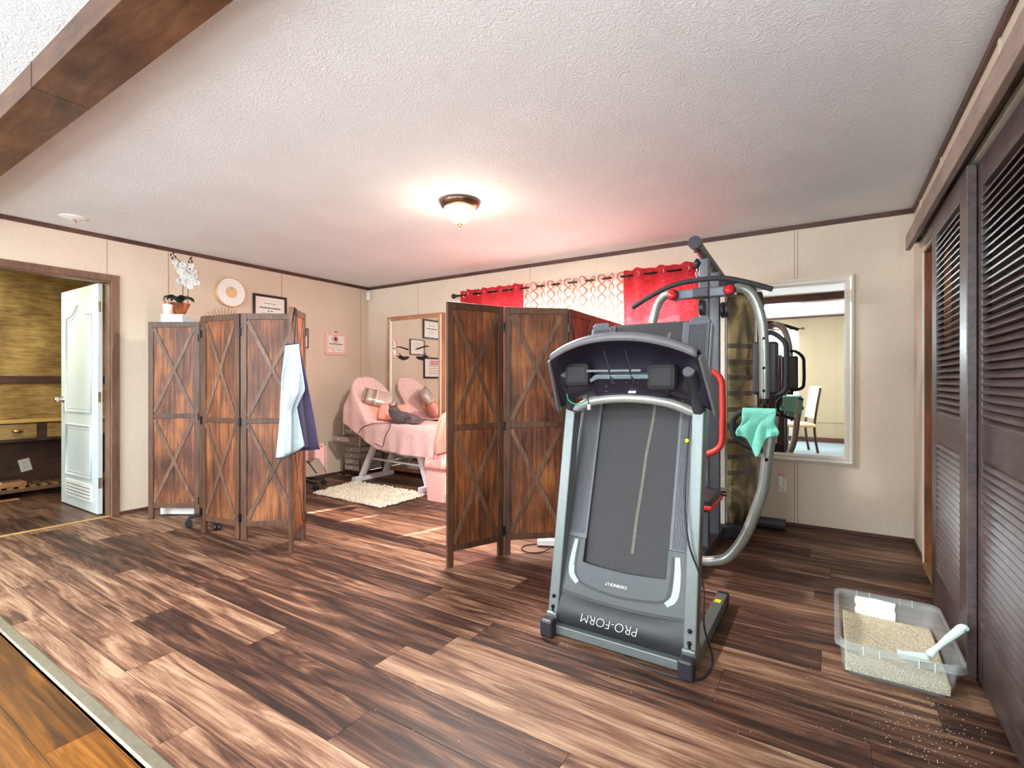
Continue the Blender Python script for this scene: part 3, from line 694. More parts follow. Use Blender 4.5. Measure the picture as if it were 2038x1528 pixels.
U2 = spl([(-.232, .36), (-.240, .28), (-.238, .21), (-.205, .172)], 6); ribbon(U2, [.020+.008*math.sin(PI*k/18) for k in range(19)], zf, 'sweep_trim', 'hood_trim', hg)
U3 = spl([(.232, .36), (.238, .28), (.232, .20), (.20, .165)], 6); ribbon(U3, [.020+.008*math.sin(PI*k/18) for k in range(19)], zf, 'sweep_trim', 'hood_trim', hg)
ribbon([(x, line2(x)+.001) for x in out], .010, .0105, 'seam_line', 'black_plastic', hg)
R180 = Matrix.Rotation(PI, 4, 'Z')
text_mesh('hood_lettering', 'PRO-FORM', .052, DM @ Matrix.Translation((-.03, .036, .0235)) @ R180, 'bright_white', hd, xs=1.02, shear=.12, bold=-.0013, space=1.0)
text_mesh('hood_lettering', 'CADENCE LT', .016, DM @ Matrix.Translation((-.018, .196, .0105)) @ R180, 'bright_white', hg, xs=1.05, shear=.15, bold=.0002)
# cross tube handle
pts = spl([(XC-W+.03, 2.245, 1.015), (XC-.17, 2.20, 1.065), (XC, 2.185, 1.083), (XC+.17, 2.20, 1.068), (XC+W-.03, 2.245, 1.015)], 8)
MB().tube(pts, .021, 16).build('cross_handle', 'tread_tube', TM, smooth=True)
# console
def rim(u): return Vector((XC+.035+u*.315, 1.985-.05*(1-u*u), 1.252+.075*(1-abs(u)**2.2)))
def low(u): return Vector((XC+.01+u*.355, 2.215-.02*(1-u*u), 1.035+.075*(1-abs(u)**2.5)))
c = MB()
def shell(u, v):
    p = rim(u).lerp(low(u), v); nrm = Vector((0, .8, .6)); dep = .075*math.sin(PI*min(1, v*1.15+.05))*(1-abs(u)**6)
    return p+nrm*dep*.9
c.grid(lambda a, v: shell(2*a-1, v), 36, 16)
con = c.build('console', 'console_dark', TM, smooth=True, solid=.008)
r = MB()
r.grid(lambda a, v: (rim(2*a-1)+[Vector((0, -.012, -.004)), Vector((0, -.014, .018)), Vector((0, .0, .030)), Vector((0, .05, .026)), Vector((0, .10, .004))][min(4, int(round(v*4)))]), 40, 4)
r.build('console_rim', 'console_grey', con, smooth=True, solid=.005)
for s in (-1, 1):
    q = MB(); a0 = rim(s); a1 = low(s)
    q.prism([(0, -.012), (0, .03), (.18, .05), (.5, .04), (1.06, .012), (1.10, -.02), (1.0, -.03), (.5, -.02)], lambda t_, w_: a0.lerp(a1, t_)+Vector((s*.002, w_*.9, w_*.5)), lambda t_, w_: a0.lerp(a1, t_)+Vector((s*.016, w_*.9, w_*.5)))
    q.build('console_side', 'console_grey', con, bevel=.004)
    g = MB(); x = XC+s*(W-.03)
    g.tube(spl([(x, 2.235, 1.03), (x, 2.205, 1.09), (x+.0, 2.15, 1.15), (x+.012-.02*s, 2.10, 1.195)], 6), .027, 16); gr = g.build('handgrip', 'black_foam', TM, smooth='auto')
    MB().cyl((x+.012-.02*s, 2.099, 1.196), (x+.012-.0205*s, 2.092, 1.201), .024).build('grip_cap', 'console_grey', gr, smooth='auto')
bx = MB()
def cp(u, z, y): return (XC+.02+u*1.18, y, z+.024)
top_, bot_ = [(-.155, 1.10), (-.14, 1.06), (.13, 1.06), (.155, 1.09), (.13, 1.125), (.09, 1.155), (-.11, 1.155), (-.15, 1.125)], 0
bx.prism(top_, lambda u, z: cp(u, z, 2.10+(1.155-z)*.9), lambda u, z: cp(u, z, 2.24))
box_ = bx.build('electronics_box', 'console_dark', con, bevel=.008)
tp = MB(); tp.prism([(-.15, 1.128), (-.11, 1.158), (.09, 1.158), (.155, 1.095), (.15, 1.085), (.085, 1.14), (-.105, 1.14), (-.15, 1.118)], lambda u, z: cp(u, z+.004, 2.075+(1.155-z)*.9), lambda u, z: cp(u, z+.018, 2.16))
tp.build('box_lip', 'console_silver', con, bevel=.004)
MB().box((-.15, 0, -.006), (.10, .01, .006), Matrix.Translation(Vector((XC, 2.075, 1.205)))).build('cross_rib', 'console_grey', con, bevel=.003)
for u0, u1, z0, z1 in ((-.265, -.14, 1.135, 1.245), (.12, .245, 1.12, 1.235)):
    MB().box((XC+u0, 2.075, z0), (XC+u1, 2.14, z1)).build('cup_holder', 'pocket_dark', con, bevel=.022)
for xx in (-.06, .035): MB().bar((XC+xx, 2.06, 1.29), (XC+xx+.03, 2.085, 1.15), .006, .008).build('stiffener', 'black_plastic', con)
for uu, zz in ((-.10, 1.11), (-.06, 1.125), (.0, 1.128), (.05, 1.125), (.10, 1.105), (-.11, 1.085)): MB().ball((XC+.02+uu, 2.10+(1.155-zz)*.9-.001, zz+.028), .004, 8).build('screw', 'chrome', box_)
sk = MB().box((-.017, -.001, -.012), (.017, .001, .012), Matrix.Translation(Vector((XC+.035, 2.157, 1.116))) @ Matrix.Rotation(-.66, 4, 'X')); sk = sk.build('sticker', 'paper', con)
MB().tube([(XC+.035+.007*math.cos(a), 2.154+.003*math.sin(a), 1.1165+.006*math.sin(a)) for a in [2*PI*k/12 for k in range(12)]], .0008, 5, closed=True).build('sticker_symbol', 'ink', sk)
MB().tube(spl([(XC-.27, 2.12, 1.10), (XC-.255, 2.11, 1.07), (XC-.22, 2.10, 1.055), (XC-.18, 2.10, 1.06), (XC-.165, 2.11, 1.075)], 6), .0022, 6).build('loose_wire', 'green_wire', con, smooth=True)
MB().tube(spl([(XC-.15, 2.13, 1.12), (XC-.158, 2.11, 1.09), (XC-.15, 2.10, 1.06), (XC-.155, 2.13, 1.03), (XC-.22, 2.15, 1.015), (XC-.29, 2.19, 1.02)], 6), .003, 6).build('loose_wire', 'black_plastic', con, smooth=True)
MB().box((XC-.156, 2.10, 1.03), (XC-.144, 2.112, 1.055)).build('wire_connector', 'bright_white', con)
# power cord
def gp(px, py, z=.006):
    a = (px-1019)/FPX; bb = -(py-757.7)/FPX; t_ = (z-CAMH)/bb; return Vector(((a*CS-SN)*t_, (a*SN+CS)*t_, z))
cord = [gp(1150, 1250, .05)+Vector((0, .06, 0)), gp(1222, 1288, .02), gp(1250, 1312), gp(1300, 1333), gp(1350, 1348), gp(1392, 1351), gp(1412, 1335), gp(1418, 1305, .02)]
cord += [Vector((XC+W+.02, 2.10, .18)), Vector((XC+W+.016, 2.10, .34)), Vector((XC+W-.035, 2.085, .50)), Vector((XC+W-.058, 2.11, .66)), Vector((XC+W-.060, 2.16, .85)), Vector((XC+W-.062, 2.21, .98)), Vector((XC+W-.055, 2.235, 1.03))]
MB().tube(spl(cord, 8), .0042, 8).build('power_cord', 'black_plastic', TM, smooth=True)
MB().ball((XC+W-.062, 2.165, .91), .009, 8).build('cord_clip', 'yellow_label', TM)
# ================================================================== weight machine
XG = -.70
G = empty('weight_machine', (XG, 3.7, 0), 'tall home weight machine with lat bar and red knobs behind the treadmill', 'exercise machine')
MB().box((XG-.035, 3.05, .02), (XG+.035, 4.35, .085)).build('base_spine', 'gym_dark', G, bevel=.006)
b = MB(); b.tube([(XG-.44, 4.40, .045), (XG+.40, 4.40, .045)], .043, 16); b.build('rear_foot', 'gym_dark', G, smooth='auto')
b = MB(); b.box((XG-.19, 3.94, .0), (XG+.20, 4.40, .105)); b.build('stack_base', 'gym_dark', G, bevel=.012)
MB().box((XG-.03, 3.40, .08), (XG+.03, 3.46, 1.96)).build('front_column', 'gym_grey', G, bevel=.005)
MB().box((XG-.034, 3.74, .08), (XG+.034, 3.80, 1.93)).build('rear_column', 'gym_grey', G, bevel=.005)
b = MB(); b.cyl((XG, 3.156, 2.0), (XG, 4.15, 1.925), .032); b.build('top_beam', 'gym_grey', G, smooth='auto')
MB().cyl((XG, 3.146, 2.001), (XG, 3.175, 1.999), .040).build('beam_cap', 'gym_dark', G, smooth='auto')
MB().bar((XG, 3.43, 1.80), (XG, 3.62, 1.955), .03, .04).build('beam_gusset', 'gym_grey', G, bevel=.004)
MB().bar((XG-.176, 3.345, 1.72), (XG+.17, 3.345, 1.72), .05, .062).build('press_bracket', 'gym_grey', G, bevel=.008)
MB().box((XG-.05, 3.30, 1.69), (XG+.05, 3.40, 1.75)).build('bracket_clamp', 'gym_dark', G, bevel=.006)
for s in (-1, 1):
    x = XG+s*.172
    MB().cyl((x, 3.30, 1.72), (x, 3.39, 1.72), .034).build('pivot_hub', 'gym_grey', G, smooth='auto')
    MB().lathe([(.034, 0), (.036, -.006), (.034, -.010), (.030, -.012)], (x, 3.302, 1.72), 24, 'Y').build('hub_ring', 'black_plastic', G, smooth='auto')
    MB().lathe([(.029, 0), (.029, -.008), (.022, -.018), (.0, -.022)], (x, 3.292, 1.72), 24, 'Y').build('knob', 'red_plastic', G, smooth=True)
    arm = MB().tube(spl([(x, 3.35, 1.725), (x+s*.06, 3.37, 1.735), (x+s*.12, 3.39, 1.68), (x+s*.163, 3.41, 1.55), (x+s*.178, 3.425, 1.38), (x+s*.180, 3.43, 1.05)], 8), .0285, 16).build('press_arm', 'gym_silver', G, smooth='auto')
    MB().cyl((x+s*.180, 3.43, 1.052), (x+s*.180, 3.43, 1.02), .0295).build('arm_cap', 'black_plastic', arm, smooth='auto')
    for zz in (1.42, 1.24, 1.10): MB().ball((x+s*.178, 3.399, zz), .009, 8).build('bolt', 'black_metal', arm)
    xa = XG+s*.352
    MB().box((xa-.072, 3.462, 1.075), (xa+.072, 3.515, 1.405)).build('arm_pad', 'vinyl', G, bevel=.018)
    MB().tube(spl([(xa+s*.0, 3.45, 1.455), (xa+s*.05, 3.44, 1.45), (xa+s*.11, 3.43, 1.39), (xa+s*.118, 3.43, 1.30), (xa+s*.118, 3.43, 1.16), (xa+s*.10, 3.43, 1.09), (xa+s*.0, 3.45, 1.06)], 6), .015, 12).build('arm_handle', 'black_foam', G, smooth=True)
    # lower curved legs
    pts = [(XG+s*.03, 3.15, .075), (XG+s*.10, 3.15, .088), (XG+s*.19, 3.15, .13), (XG+s*.275, 3.15, .26), (XG+s*.335, 3.15, .42), (XG+s*.375, 3.15, .56), (XG+s*.393, 3.15, .72), (XG+s*.425, 3.15, .97)]
    lg = MB().tube(spl(pts, 8), .030, 16).build('front_leg_tube', 'gym_silver', G, smooth='auto')
    MB().cyl((XG+s*.425, 3.15, .968), (XG+s*.428, 3.15, .985), .031).build('tube_cap', 'black_plastic', lg, smooth='auto')
    for zz, xx in ((.72, .393), (.93, .418)): MB().ball((XG+s*xx, 3.118, zz), .010, 8).build('bolt', 'black_metal', lg)
    hx = XG
    MB().tube(spl([(hx+s*.42, 3.15, .965), (hx+s*.36, 3.15, .985), (hx+s*.27, 3.15, .982), (hx+s*.222, 3.15, .945), (hx+s*.214, 3.15, .90), (hx+s*.222, 3.15, .845), (hx+s*.27, 3.15, .80), (hx+s*.33, 3.15, .775), (hx+s*.40, 3.15, .765)], 6), .017, 12).build('dip_handle', 'black_foam', G, smooth=True)
def pad(name, x0, x1, y0, y1, z0, z1, vertical=True):
    o_ = (MB().prism([(x0+.085, z0), (x1-.085, z0), (x1-.02, z0+.05), (x1, z0+.17), (x1, z1-.17), (x1-.02, z1-.05), (x1-.085, z1), (x0+.085, z1), (x0+.02, z1-.05), (x0, z1-.17), (x0, z0+.17), (x0+.02, z0+.05)], lambda x, z: (x, y0, z), lambda x, z: (x, y1, z)) if vertical else MB().box((x0, y0, z0), (x1, y1, z1))).build(name, 'vinyl', G, bevel=.015)
    r_ = .095
    if vertical:
        p = [(x0+r_, z0), (x1-r_, z0), (x1-.012, z0+r_*.6), (x1, z0+2*r_), (x1, z1-2*r_), (x1-.012, z1-r_*.6), (x1-r_, z1), (x0+r_, z1), (x0+.012, z1-r_*.6), (x0, z1-2*r_), (x0, z0+2*r_), (x0+.012, z0+r_*.6)]
        MB().tube(spl([(a, y0-.002, c_) for a, c_ in p], 5, True), .019, 10, closed=True).build('pad_border', 'red_vinyl', o_, smooth=True)
    else:
        MB().box((x0-.008, y0-.008, z0+.012), (x1+.008, y1+.008, z0+.04)).build('pad_border', 'red_vinyl', o_, bevel=.01)
pad('backrest', XG-.13, XG+.13, 3.315, 3.385, .70, 1.235)
pad('seat', XG-.13, XG+.13, 2.95, 3.28, .42, .50, False)
MB().bar((XG, 3.10, .42), (XG, 3.43, .40), .05, .05).build('seat_arm', 'gym_grey', G, bevel=.004)
b = MB(); b.cyl((XG+.03, 3.43, .45), (XG+.10, 3.43, .45), .012).cyl((XG+.10, 3.43, .45), (XG+.135, 3.43, .45), .028); b.build('adjuster_knob', 'chrome', G, smooth='auto')
for z, y in ((1.63, 3.36), ): MB().cyl((XG-.012, y, z), (XG+.012, y, z), .05, seg=28).build('pulley', 'black_plastic', G, smooth='auto')
for xx in (XG+.045, XG+.075): MB().cyl((xx, 3.77, 1.66), (xx+.018, 3.77, 1.66), .055, seg=28).build('pulley', 'black_plastic', G, smooth='auto')
for s in (-1, 1): MB().cyl((XG+s*.05, 4.08, .10), (XG+s*.05, 4.08, 1.84), .0125).build('guide_rod', 'chrome', G, smooth=True)
MB().box((XG+.004, 3.955, .10), (XG+.036, 3.985, 1.84)).build('stack_channel', 'champagne', G, bevel=.003)
for k in range(14): MB().box((XG-.10, 4.0, .14+k*.034), (XG+.085, 4.16, .17+k*.034)).build('weight_plate', 'gym_dark', G, bevel=.008)
MB().box((XG-.10, 4.0, .105), (XG+.085, 4.16, .139)).build('stack_cushion', 'jamb', G)
for s in (-1, 1):
    b = MB(); b.grid(lambda u, v: (XG+s*(.045+.155*math.sin(u*PI/2*1.02)), 3.99+.40*(1-math.cos(u*PI/2*1.0))**.9, .105+1.70*v), 24, 20, uvfn=lambda u, v: (u*.45+(.5 if s < 0 else 0), v*1.70))
    b.build('shroud', 'shroud_print', G, smooth=True, solid=.004, keepn=True)
    b = MB(); b.box((XG+s*.043-.004, 3.984, .105), (XG+s*.043+.004, 3.996, 1.80)); b.build('shroud_edge', 'champagne', G)
b = MB(); pl = [(XG+.215*math.sin(a), 4.36-.42*math.cos(a)) for a in [(-.5+k/16)*PI for k in range(17)]]
b.prism([(x, y) for x, y in pl], lambda x, y: (x, y, 1.80), lambda x, y: (XG+(x-XG)*.92, 4.36+(y-4.36)*.96, 1.93)); b.build('shroud_cap', 'gym_dark', G, bevel=.015)
# red caption lines printed on the shroud
for zz, n_ in ((1.33, 3), (1.205, 3), (1.06, 3)):
    q = MB()
    for k in range(n_):
        a = .50+.04*0; u0_, u1_ = .50, .64-.03*k
        for j in range(5):
            ua, ub = u0_+(u1_-u0_)*j/5, u0_+(u1_-u0_)*(j+.75)/5
            P = [(XG+.0475+.155*math.sin(u*PI/2*1.02), 3.987+.40*(1-math.cos(u*PI/2))**.9) for u in (ua, ub)]
            q.b.faces.new([q.b.verts.new(v) for v in ((P[0][0]+.001, P[0][1]-.001, zz-k*.016), (P[1][0]+.001, P[1][1]-.001, zz-k*.016), (P[1][0]+.001, P[1][1]-.001, zz-k*.016+.007), (P[0][0]+.001, P[0][1]-.001, zz-k*.016+.007))])
    q.build('caption', 'red_vinyl', G, keepn=True)
# lat bar and cable
b = MB(); b.tube([(XG, 3.215, 1.955), (XG, 3.215, 1.90)], .003, 8).build('cable', 'chrome', G); MB().lathe([(.0, .03), (.008, .028), (.022, .004), (.022, -.004), (.008, -.03), (0, -.032)], (XG, 3.215, 1.885), 16).build('cable_stop', 'black_plastic', G, smooth=True)
ch = MB()
for k in range(3): ch.tube([(XG+(.008*math.cos(a) if k % 2 else 0), 3.215+(0 if k % 2 else .008*math.cos(a)), 1.845-k*.022+.014*math.sin(a)) for a in [2*PI*i/12 for i in range(12)]], .0025, 6, closed=True)
ch.build('chain', 'chrome', G, smooth=True)
MB().prism([(-.035, 1.775), (.035, 1.775), (.008, 1.81), (-.008, 1.81)], lambda u, z: (XG+u, 3.208, z), lambda u, z: (XG+u, 3.222, z)).build('bar_hanger', 'gym_dark', G, bevel=.002)
MB().tube(spl([(XG-.41, 3.215, 1.645), (XG-.30, 3.215, 1.705), (XG-.15, 3.215, 1.765), (XG, 3.215, 1.782), (XG+.15, 3.215, 1.778), (XG+.28, 3.215, 1.74), (XG+.415, 3.215, 1.685)], 6), .0155, 12).build('lat_bar', 'black_foam', G, smooth='auto')
MB().cyl((XG, 3.215, 1.955), (XG, 3.215, 1.985), .02).build('cable_guide', 'black_plastic', G)
# towel
tw = MB()
def towel(u, v):
    x = XG+.268+.172*u; L1 = .135+.115*math.exp(-((u-.42)/.15)**2)-.01*u*u; f = .012*math.sin(7*u+5*v)+.010*math.sin(15*u)*v
    if v < .12: a = (v/.12)*PI; return (x, 3.15+.024*math.cos(a), .985+.024*math.sin(a)-.004)
    t_ = (v-.12)/.88; return (x+.02*math.sin(6*t_+u*3)*t_-.05*t_*(.5-u)*-1*0-.018*t_*(1-u), 3.126-.006-abs(f)*t_*1.4-.01*t_, .981-L1*t_)
tw.grid(towel, 26, 40)
tw.grid(lambda u, v: (XG+.268+.172*u, 3.174+.004*math.sin(9*u)*v, .981-(.13+.04*u)*v), 26, 12)
tag(tw.build('towel', 'mint', smooth=True, solid=.004), 'mint green microfibre towel draped over the weight machine handle', 'towel')
# ================================================================== mirrors
def frame4(b, x0, x1, z0, z1, y0, y1, w_, bevel=0):
    prof = [(0, y1), (0, y0+.012), (w_*.25, y0), (w_*.45, y0+.006), (w_*.75, y0+.002), (w_, y0+.014), (w_, y1)]
    cs = [(x0, z0, 1, 1), (x1, z0, -1, 1), (x1, z1, -1, -1), (x0, z1, 1, -1)]
    for i in range(4):
        a = cs[i]; c = cs[(i+1) % 4]
        A = [b.b.verts.new((a[0]+a[2]*p, y, a[1]+a[3]*p)) for p, y in prof]; B = [b.b.verts.new((c[0]+c[2]*p, y, c[1]+c[3]*p)) for p, y in prof]
        for k in range(len(prof)): b._f([A[k], A[(k+1) % len(prof)], B[(k+1) % len(prof)], B[k]])
wm = empty('wall_mirror', (-.27, YB-.02, .52), 'large wall mirror with pale champagne frame right of the weight machine', 'mirror')
b = MB(); frame4(b, -.69, .143, .522, 1.968, YB-.042, YB-.002, .062); b.build('mirror_frame', 'champagne', wm)
MB().box((-.64, YB-.020, .57), (.09, YB-.006, 1.92)).build('mirror_pane', 'mirror_glass', wm)
lm = empty('floor_mirror', (-4.32, 4.53, .0), 'tall wood framed mirror with eyelash decal leaning behind the pink bed', 'mirror')
b = MB(); frame4(b, -4.775, -3.865, .03, 1.968, 4.498, 4.565, .058); b.mi = 1
for x in (-3.88, -4.715): b.box((x, 4.494, .05), (x+.012, 4.505, 1.94))
b.build('mirror_frame', ['mirror_wood', 'champagne'], lm)
MB().box((-4.73, 4.508, .08), (-3.91, 4.52, 1.925)).build('mirror_pane', 'mirror_glass', lm)
def BP(px, py, Y):
    a = (px-1019)/FPX; rx = a*CS-SN; ry = a*SN+CS; t_ = Y/ry; return (rx*t_, CAMH-(py-757.7)/FPX*t_)
dec = MB()
def decal(pts):
    P = [BP(740+x/8.49, 600+y/8.49, 4.503) for x, y in pts]; dec.prism(P, lambda x, z: (x, 4.505, z), lambda x, z: (x, 4.5075, z))
decal([(398, 785), (425, 762), (460, 754), (540, 775), (612, 798), (618, 818), (600, 822), (530, 798), (455, 772), (425, 776)])
decal([(738, 812), (745, 795), (830, 765), (905, 740), (945, 748), (976, 770), (940, 765), (905, 764), (830, 790), (760, 812)])
for s, base in ((1, 400), (-1, 970)):
    def q(x, y): return (base+s*(x-400), y)
    decal([q(*p) for p in ((455, 862), (485, 905), (530, 930), (590, 925), (638, 935), (612, 960), (575, 985), (560, 972), (548, 1000), (532, 978), (515, 1002), (508, 975), (478, 985), (480, 962), (440, 965), (455, 940), (412, 938), (440, 925), (402, 908), (440, 912), (470, 915))])
dec.build('eyelash_decal', 'ink_black', lm)
# ================================================================== wall frames on the left wall (x = XL)
def lframe(name, y0, y1, z0, z1, label, fw, fmat, inner, hook=False, double=True):
    r = empty(name, (XL, (y0+y1)/2, z0), label, 'framed certificate', 0, None); X = XL
    b = MB()
    for p0, p1 in (((X, y0, z0), (X+.018, y0+fw, z1)), ((X, y1-fw, z0), (X+.018, y1, z1)), ((X, y0+fw, z0), (X+.018, y1-fw, z0+fw)), ((X, y0+fw, z1-fw), (X+.018, y1-fw, z1))): b.box(p0, p1)
    b.build('frame', fmat, r, bevel=.003)
    MB().box((X, y0+fw, z0+fw), (X+.008, y1-fw, z1-fw)).build('certificate_sheet', 'paper', r)
    inner(r, X+.0085, y0+fw, y1-fw, z0+fw, z1-fw)
    if hook: MB().tube([(X+.01, (y0+y1)/2-.02, z1), (X+.006, (y0+y1)/2, z1+.022), (X+.01, (y0+y1)/2+.02, z1)], .003, 6).build('hanger', 'black_metal', r)
    return r
def lines(r, X, y0, y1, zs, mat='ink'):
    b = MB(); rn = random.Random(3)
    for z, h, a, c in zs:
        y = y0+(y1-y0)*a; e = y0+(y1-y0)*c
        while y < e: w_ = rn.uniform(.004, .012); b.box((X, y, z-h/2), (X+.0008, min(e, y+w_), z+h/2)); y += w_+.003
    return b.build('certificate_text', mat, r)
def cert_a(r, X, y0, y1, z0, z1):
    h = z1-z0; b = MB(); i = .03
    for p0, p1 in (((X, y0+i, z0+i), (X+.0008, y0+i+.003, z1-i)), ((X, y1-i-.003, z0+i), (X+.0008, y1-i, z1-i)), ((X, y0+i, z0+i), (X+.0008, y1-i, z0+i+.003)), ((X, y0+i, z1-i-.003), (X+.0008, y1-i, z1-i))): b.box(p0, p1)
    b.build('certificate_border', 'gold', r)
    lines(r, X, y0, y1, [(z1-h*.27, .006, .3, .7), (z1-h*.47, .014, .14, .86), (z1-h*.78, .004, .3, .7), (z1-h*.70, .003, .2, .8)])
    m = MB()
    for s in (-1, 1): m.ball((X+.0005, (y0+y1)/2+s*.018, z1-h*.60), .012, 8, (.08, 1, .5))
    m.build('certificate_emblem', 'ink', r)
def cert_b(r, X, y0, y1, z0, z1):
    h = z1-z0; MB().box((X, y0+.02, z1-h*.35), (X+.0006, y1-(y1-y0)*.40, z1-.02)).build('certificate_panel', 'pink_paper', r)
    lines(r, X, y0, y1, [(z1-h*(.15+.13*k), .006, .15, .75) for k in range(6)])
def cert_pink(r, X, y0, y1, z0, z1):
    h = z1-z0; yc = (y0+y1)/2
    MB().lathe([(.05, 0), (.05, .0008)], (X, yc-.01, z1-h*.24), 20, 'X').build('watercolour_spot', 'pink_paper', r)
    b = MB(); b.lathe([(.022, 0), (.022, .001)], (X+.0005, yc-.005, z1-h*.22), 20, 'X'); b.build('portrait_badge', 'ink', r)
    lines(r, X, y0, y1, [(z1-h*.52, .012, .10, .90), (z1-h*.62, .003, .2, .8), (z1-h*.72, .003, .25, .8), (z1-h*.86, .003, .45, .9)])
    MB().lathe([(.020, 0), (.020, .0012)], (X, y0+.03, z1-h*.78), 16, 'X').build('gold_seal', 'gold', r)
    MB().lathe([(.018, 0), (.018, .0008)], (X, y0+.075, z1-h*.88), 16, 'X').build('watercolour_spot', 'pink_paper', r)
lframe('certificate', 2.997, 3.387, 1.80, 2.098, 'dark framed certificate right of the round clock above the left screen', .026, 'black_frame', cert_a)
lframe('certificate', 3.36, 3.665, 1.545, 1.776, 'thin black framed certificate seen as middle one in the mirror by the bed', .012, 'black_frame', lambda r, X, a, b_, c_, d: lines(r, X, a, b_, [(d-(d-c_)*(.2+.15*k), .004, .2, .8) for k in range(4)]))
lframe('certificate', 3.0, 3.375, 1.20, 1.52, 'dark framed certificate seen lowest in the mirror by the bed', .024, 'black_frame', cert_b, double=False)
lframe('certificate', 3.90, 4.21, 1.485, 1.757, 'pale pink framed certificate hanging between the left screen and corner', .034, 'pink_frame', cert_pink, hook=True)
# clock
ck = empty('wall_clock', (XL, 2.748, 2.062), 'round white wall clock with gold rim above the left screen', 'clock')
MB().lathe([(.148, 0), (.150, .045), (.146, .052), (.140, .052), (.139, .046), (0, .046)], (XL, 2.748, 2.062), 48, 'X').build('rim', 'gold', ck, smooth='auto')
MB().lathe([(.1395, .044), (.1395, .049), (0, .049)], (XL, 2.748, 2.062), 48, 'X').build('face', 'bright_white', ck, smooth='auto')
MB().lathe([(.058, .048), (.058, .052), (0, .053)], (XL, 2.748, 2.062), 36, 'X').build('centre_disc', 'gold', ck, smooth='auto')
b = MB(); b.bar((XL+.054, 2.748, 2.062), (XL+.054, 2.80, 2.10), .005, .002, up=(1, 0, 0)).bar((XL+.056, 2.748, 2.062), (XL+.056, 2.70, 2.13), .004, .002, up=(1, 0, 0)); b.build('hand', 'champagne', ck)
# straw ornament
st = MB(); cy, cz = 2.70, 1.645
for k in range(44):
    a = 2*PI*k/44; L = .262-.012*(k % 2); st.tube([(XL+.012, cy+.06*math.cos(a), cz+.06*math.sin(a)), (XL+.022, cy+L*math.cos(a), cz+L*math.sin(a))], [.004, .0022], 6)
st.lathe([(.07, 0), (.07, .014), (.0, .02)], (XL, cy, cz), 20, 'X')
tag(st.build('straw_sunburst', 'straw'), 'straw sunburst ornament on the wall, spiky tips showing over the left screen', 'wall ornament')
# corner sensor
b = MB(); b.box((XL+.012, YB-.05, 2.225), (XL+.07, YB-.004, 2.335)); sb = b.build('motion_sensor', 'white_plastic', bevel=.008)
tag(sb, 'small white sensor box high in the far room corner', 'sensor'); MB().box((XL+.025, YB-.052, 2.245), (XL+.06, YB-.049, 2.275)).build('lens', 'bright_white', sb)
# ceiling lamp
LX, LY = -2.165, 2.715
cl_ = empty('ceiling_light', (LX, LY, ZC), 'lit flush ceiling lamp with bronze ring and amber glass bowl', 'ceiling lamp')
MB().lathe([(.125, 0), (.138, -.006), (.141, -.016), (.132, -.026), (.130, -.034), (.118, -.046), (.108, -.05), (.10, -.05)], (LX, LY, ZC), 40).build('ring', 'bronze', cl_, smooth=True)
MB().lathe([(.110, -.044), (.106, -.066), (.092, -.098), (.068, -.128), (.038, -.148), (.012, -.156), (0, -.157)], (LX, LY, ZC), 40).build('glass_bowl', 'lamp_glass', cl_, smooth=True)
MB().lathe([(.0, -.150), (.018, -.153), (.020, -.160), (.008, -.168), (.006, -.176), (.010, -.182), (.006, -.190), (0, -.192)], (LX, LY, ZC), 16).build('finial', 'brass', cl_, smooth=True)
lp = bpy.data.lights.new('lamp_bulb', 'POINT'); lp.energy = 9; lp.color = (1, .88, .72); lp.shadow_soft_size = .12
lo = bpy.data.objects.new('lamp_bulb', lp); COL.objects.link(lo); lo.location = (LX, LY, ZC-.25)
lp = bpy.data.lights.new('lamp_downlight', 'AREA'); lp.shape = 'DISK'; lp.size = .2; lp.energy = 74; lp.color = (1, .97, .93); lo = bpy.data.objects.new('lamp_downlight', lp); COL.objects.link(lo); lo.location = (LX, LY, ZC-.20)
sd = empty('ceiling_fixture_cover', (-4.84, 1.40, ZC), 'small white round ceiling cover with a dangling screw near the doorway', 'ceiling cover')
MB().lathe([(.082, 0), (.080, -.006), (.04, -.016), (.012, -.018), (0, -.018)], (-4.84, 1.40, ZC), 28).build('cover', 'bright_white', sd, smooth='auto')
MB().tube([(-4.84, 1.40, ZC-.016), (-4.82, 1.41, ZC-.03), (-4.815, 1.41, ZC-.045)], .0035, 6).build('hook', 'brass', sd)
# outlet with plug
ot = empty('wall_outlet', (-.335, YB, .26), 'cream wall outlet with a white plug-in unit below the wall mirror', 'outlet')
MB().box((-.37, YB-.006, .262), (-.302, YB, .375)).build('plate', 'outlet_white', ot, bevel=.003)
p_ = MB().box((-.365, YB-.05, .315), (-.325, YB-.006, .40)).build('plug_in_unit', 'bright_white', ot, bevel=.010)
MB().box((-.365, YB-.048, .398), (-.325, YB-.012, .410)).build('cap', 'coral_cloth', p_, bevel=.003)
b = MB()
for dx in (-.007, .007): b.box((-.334+dx-.0012, YB-.0072, .285), (-.334+dx+.0012, YB-.006, .296))
b.ball((-.334, YB-.0062, .276), .0028, 8, (1, .3, 1)); b.build('slots', 'ink_black', ot)
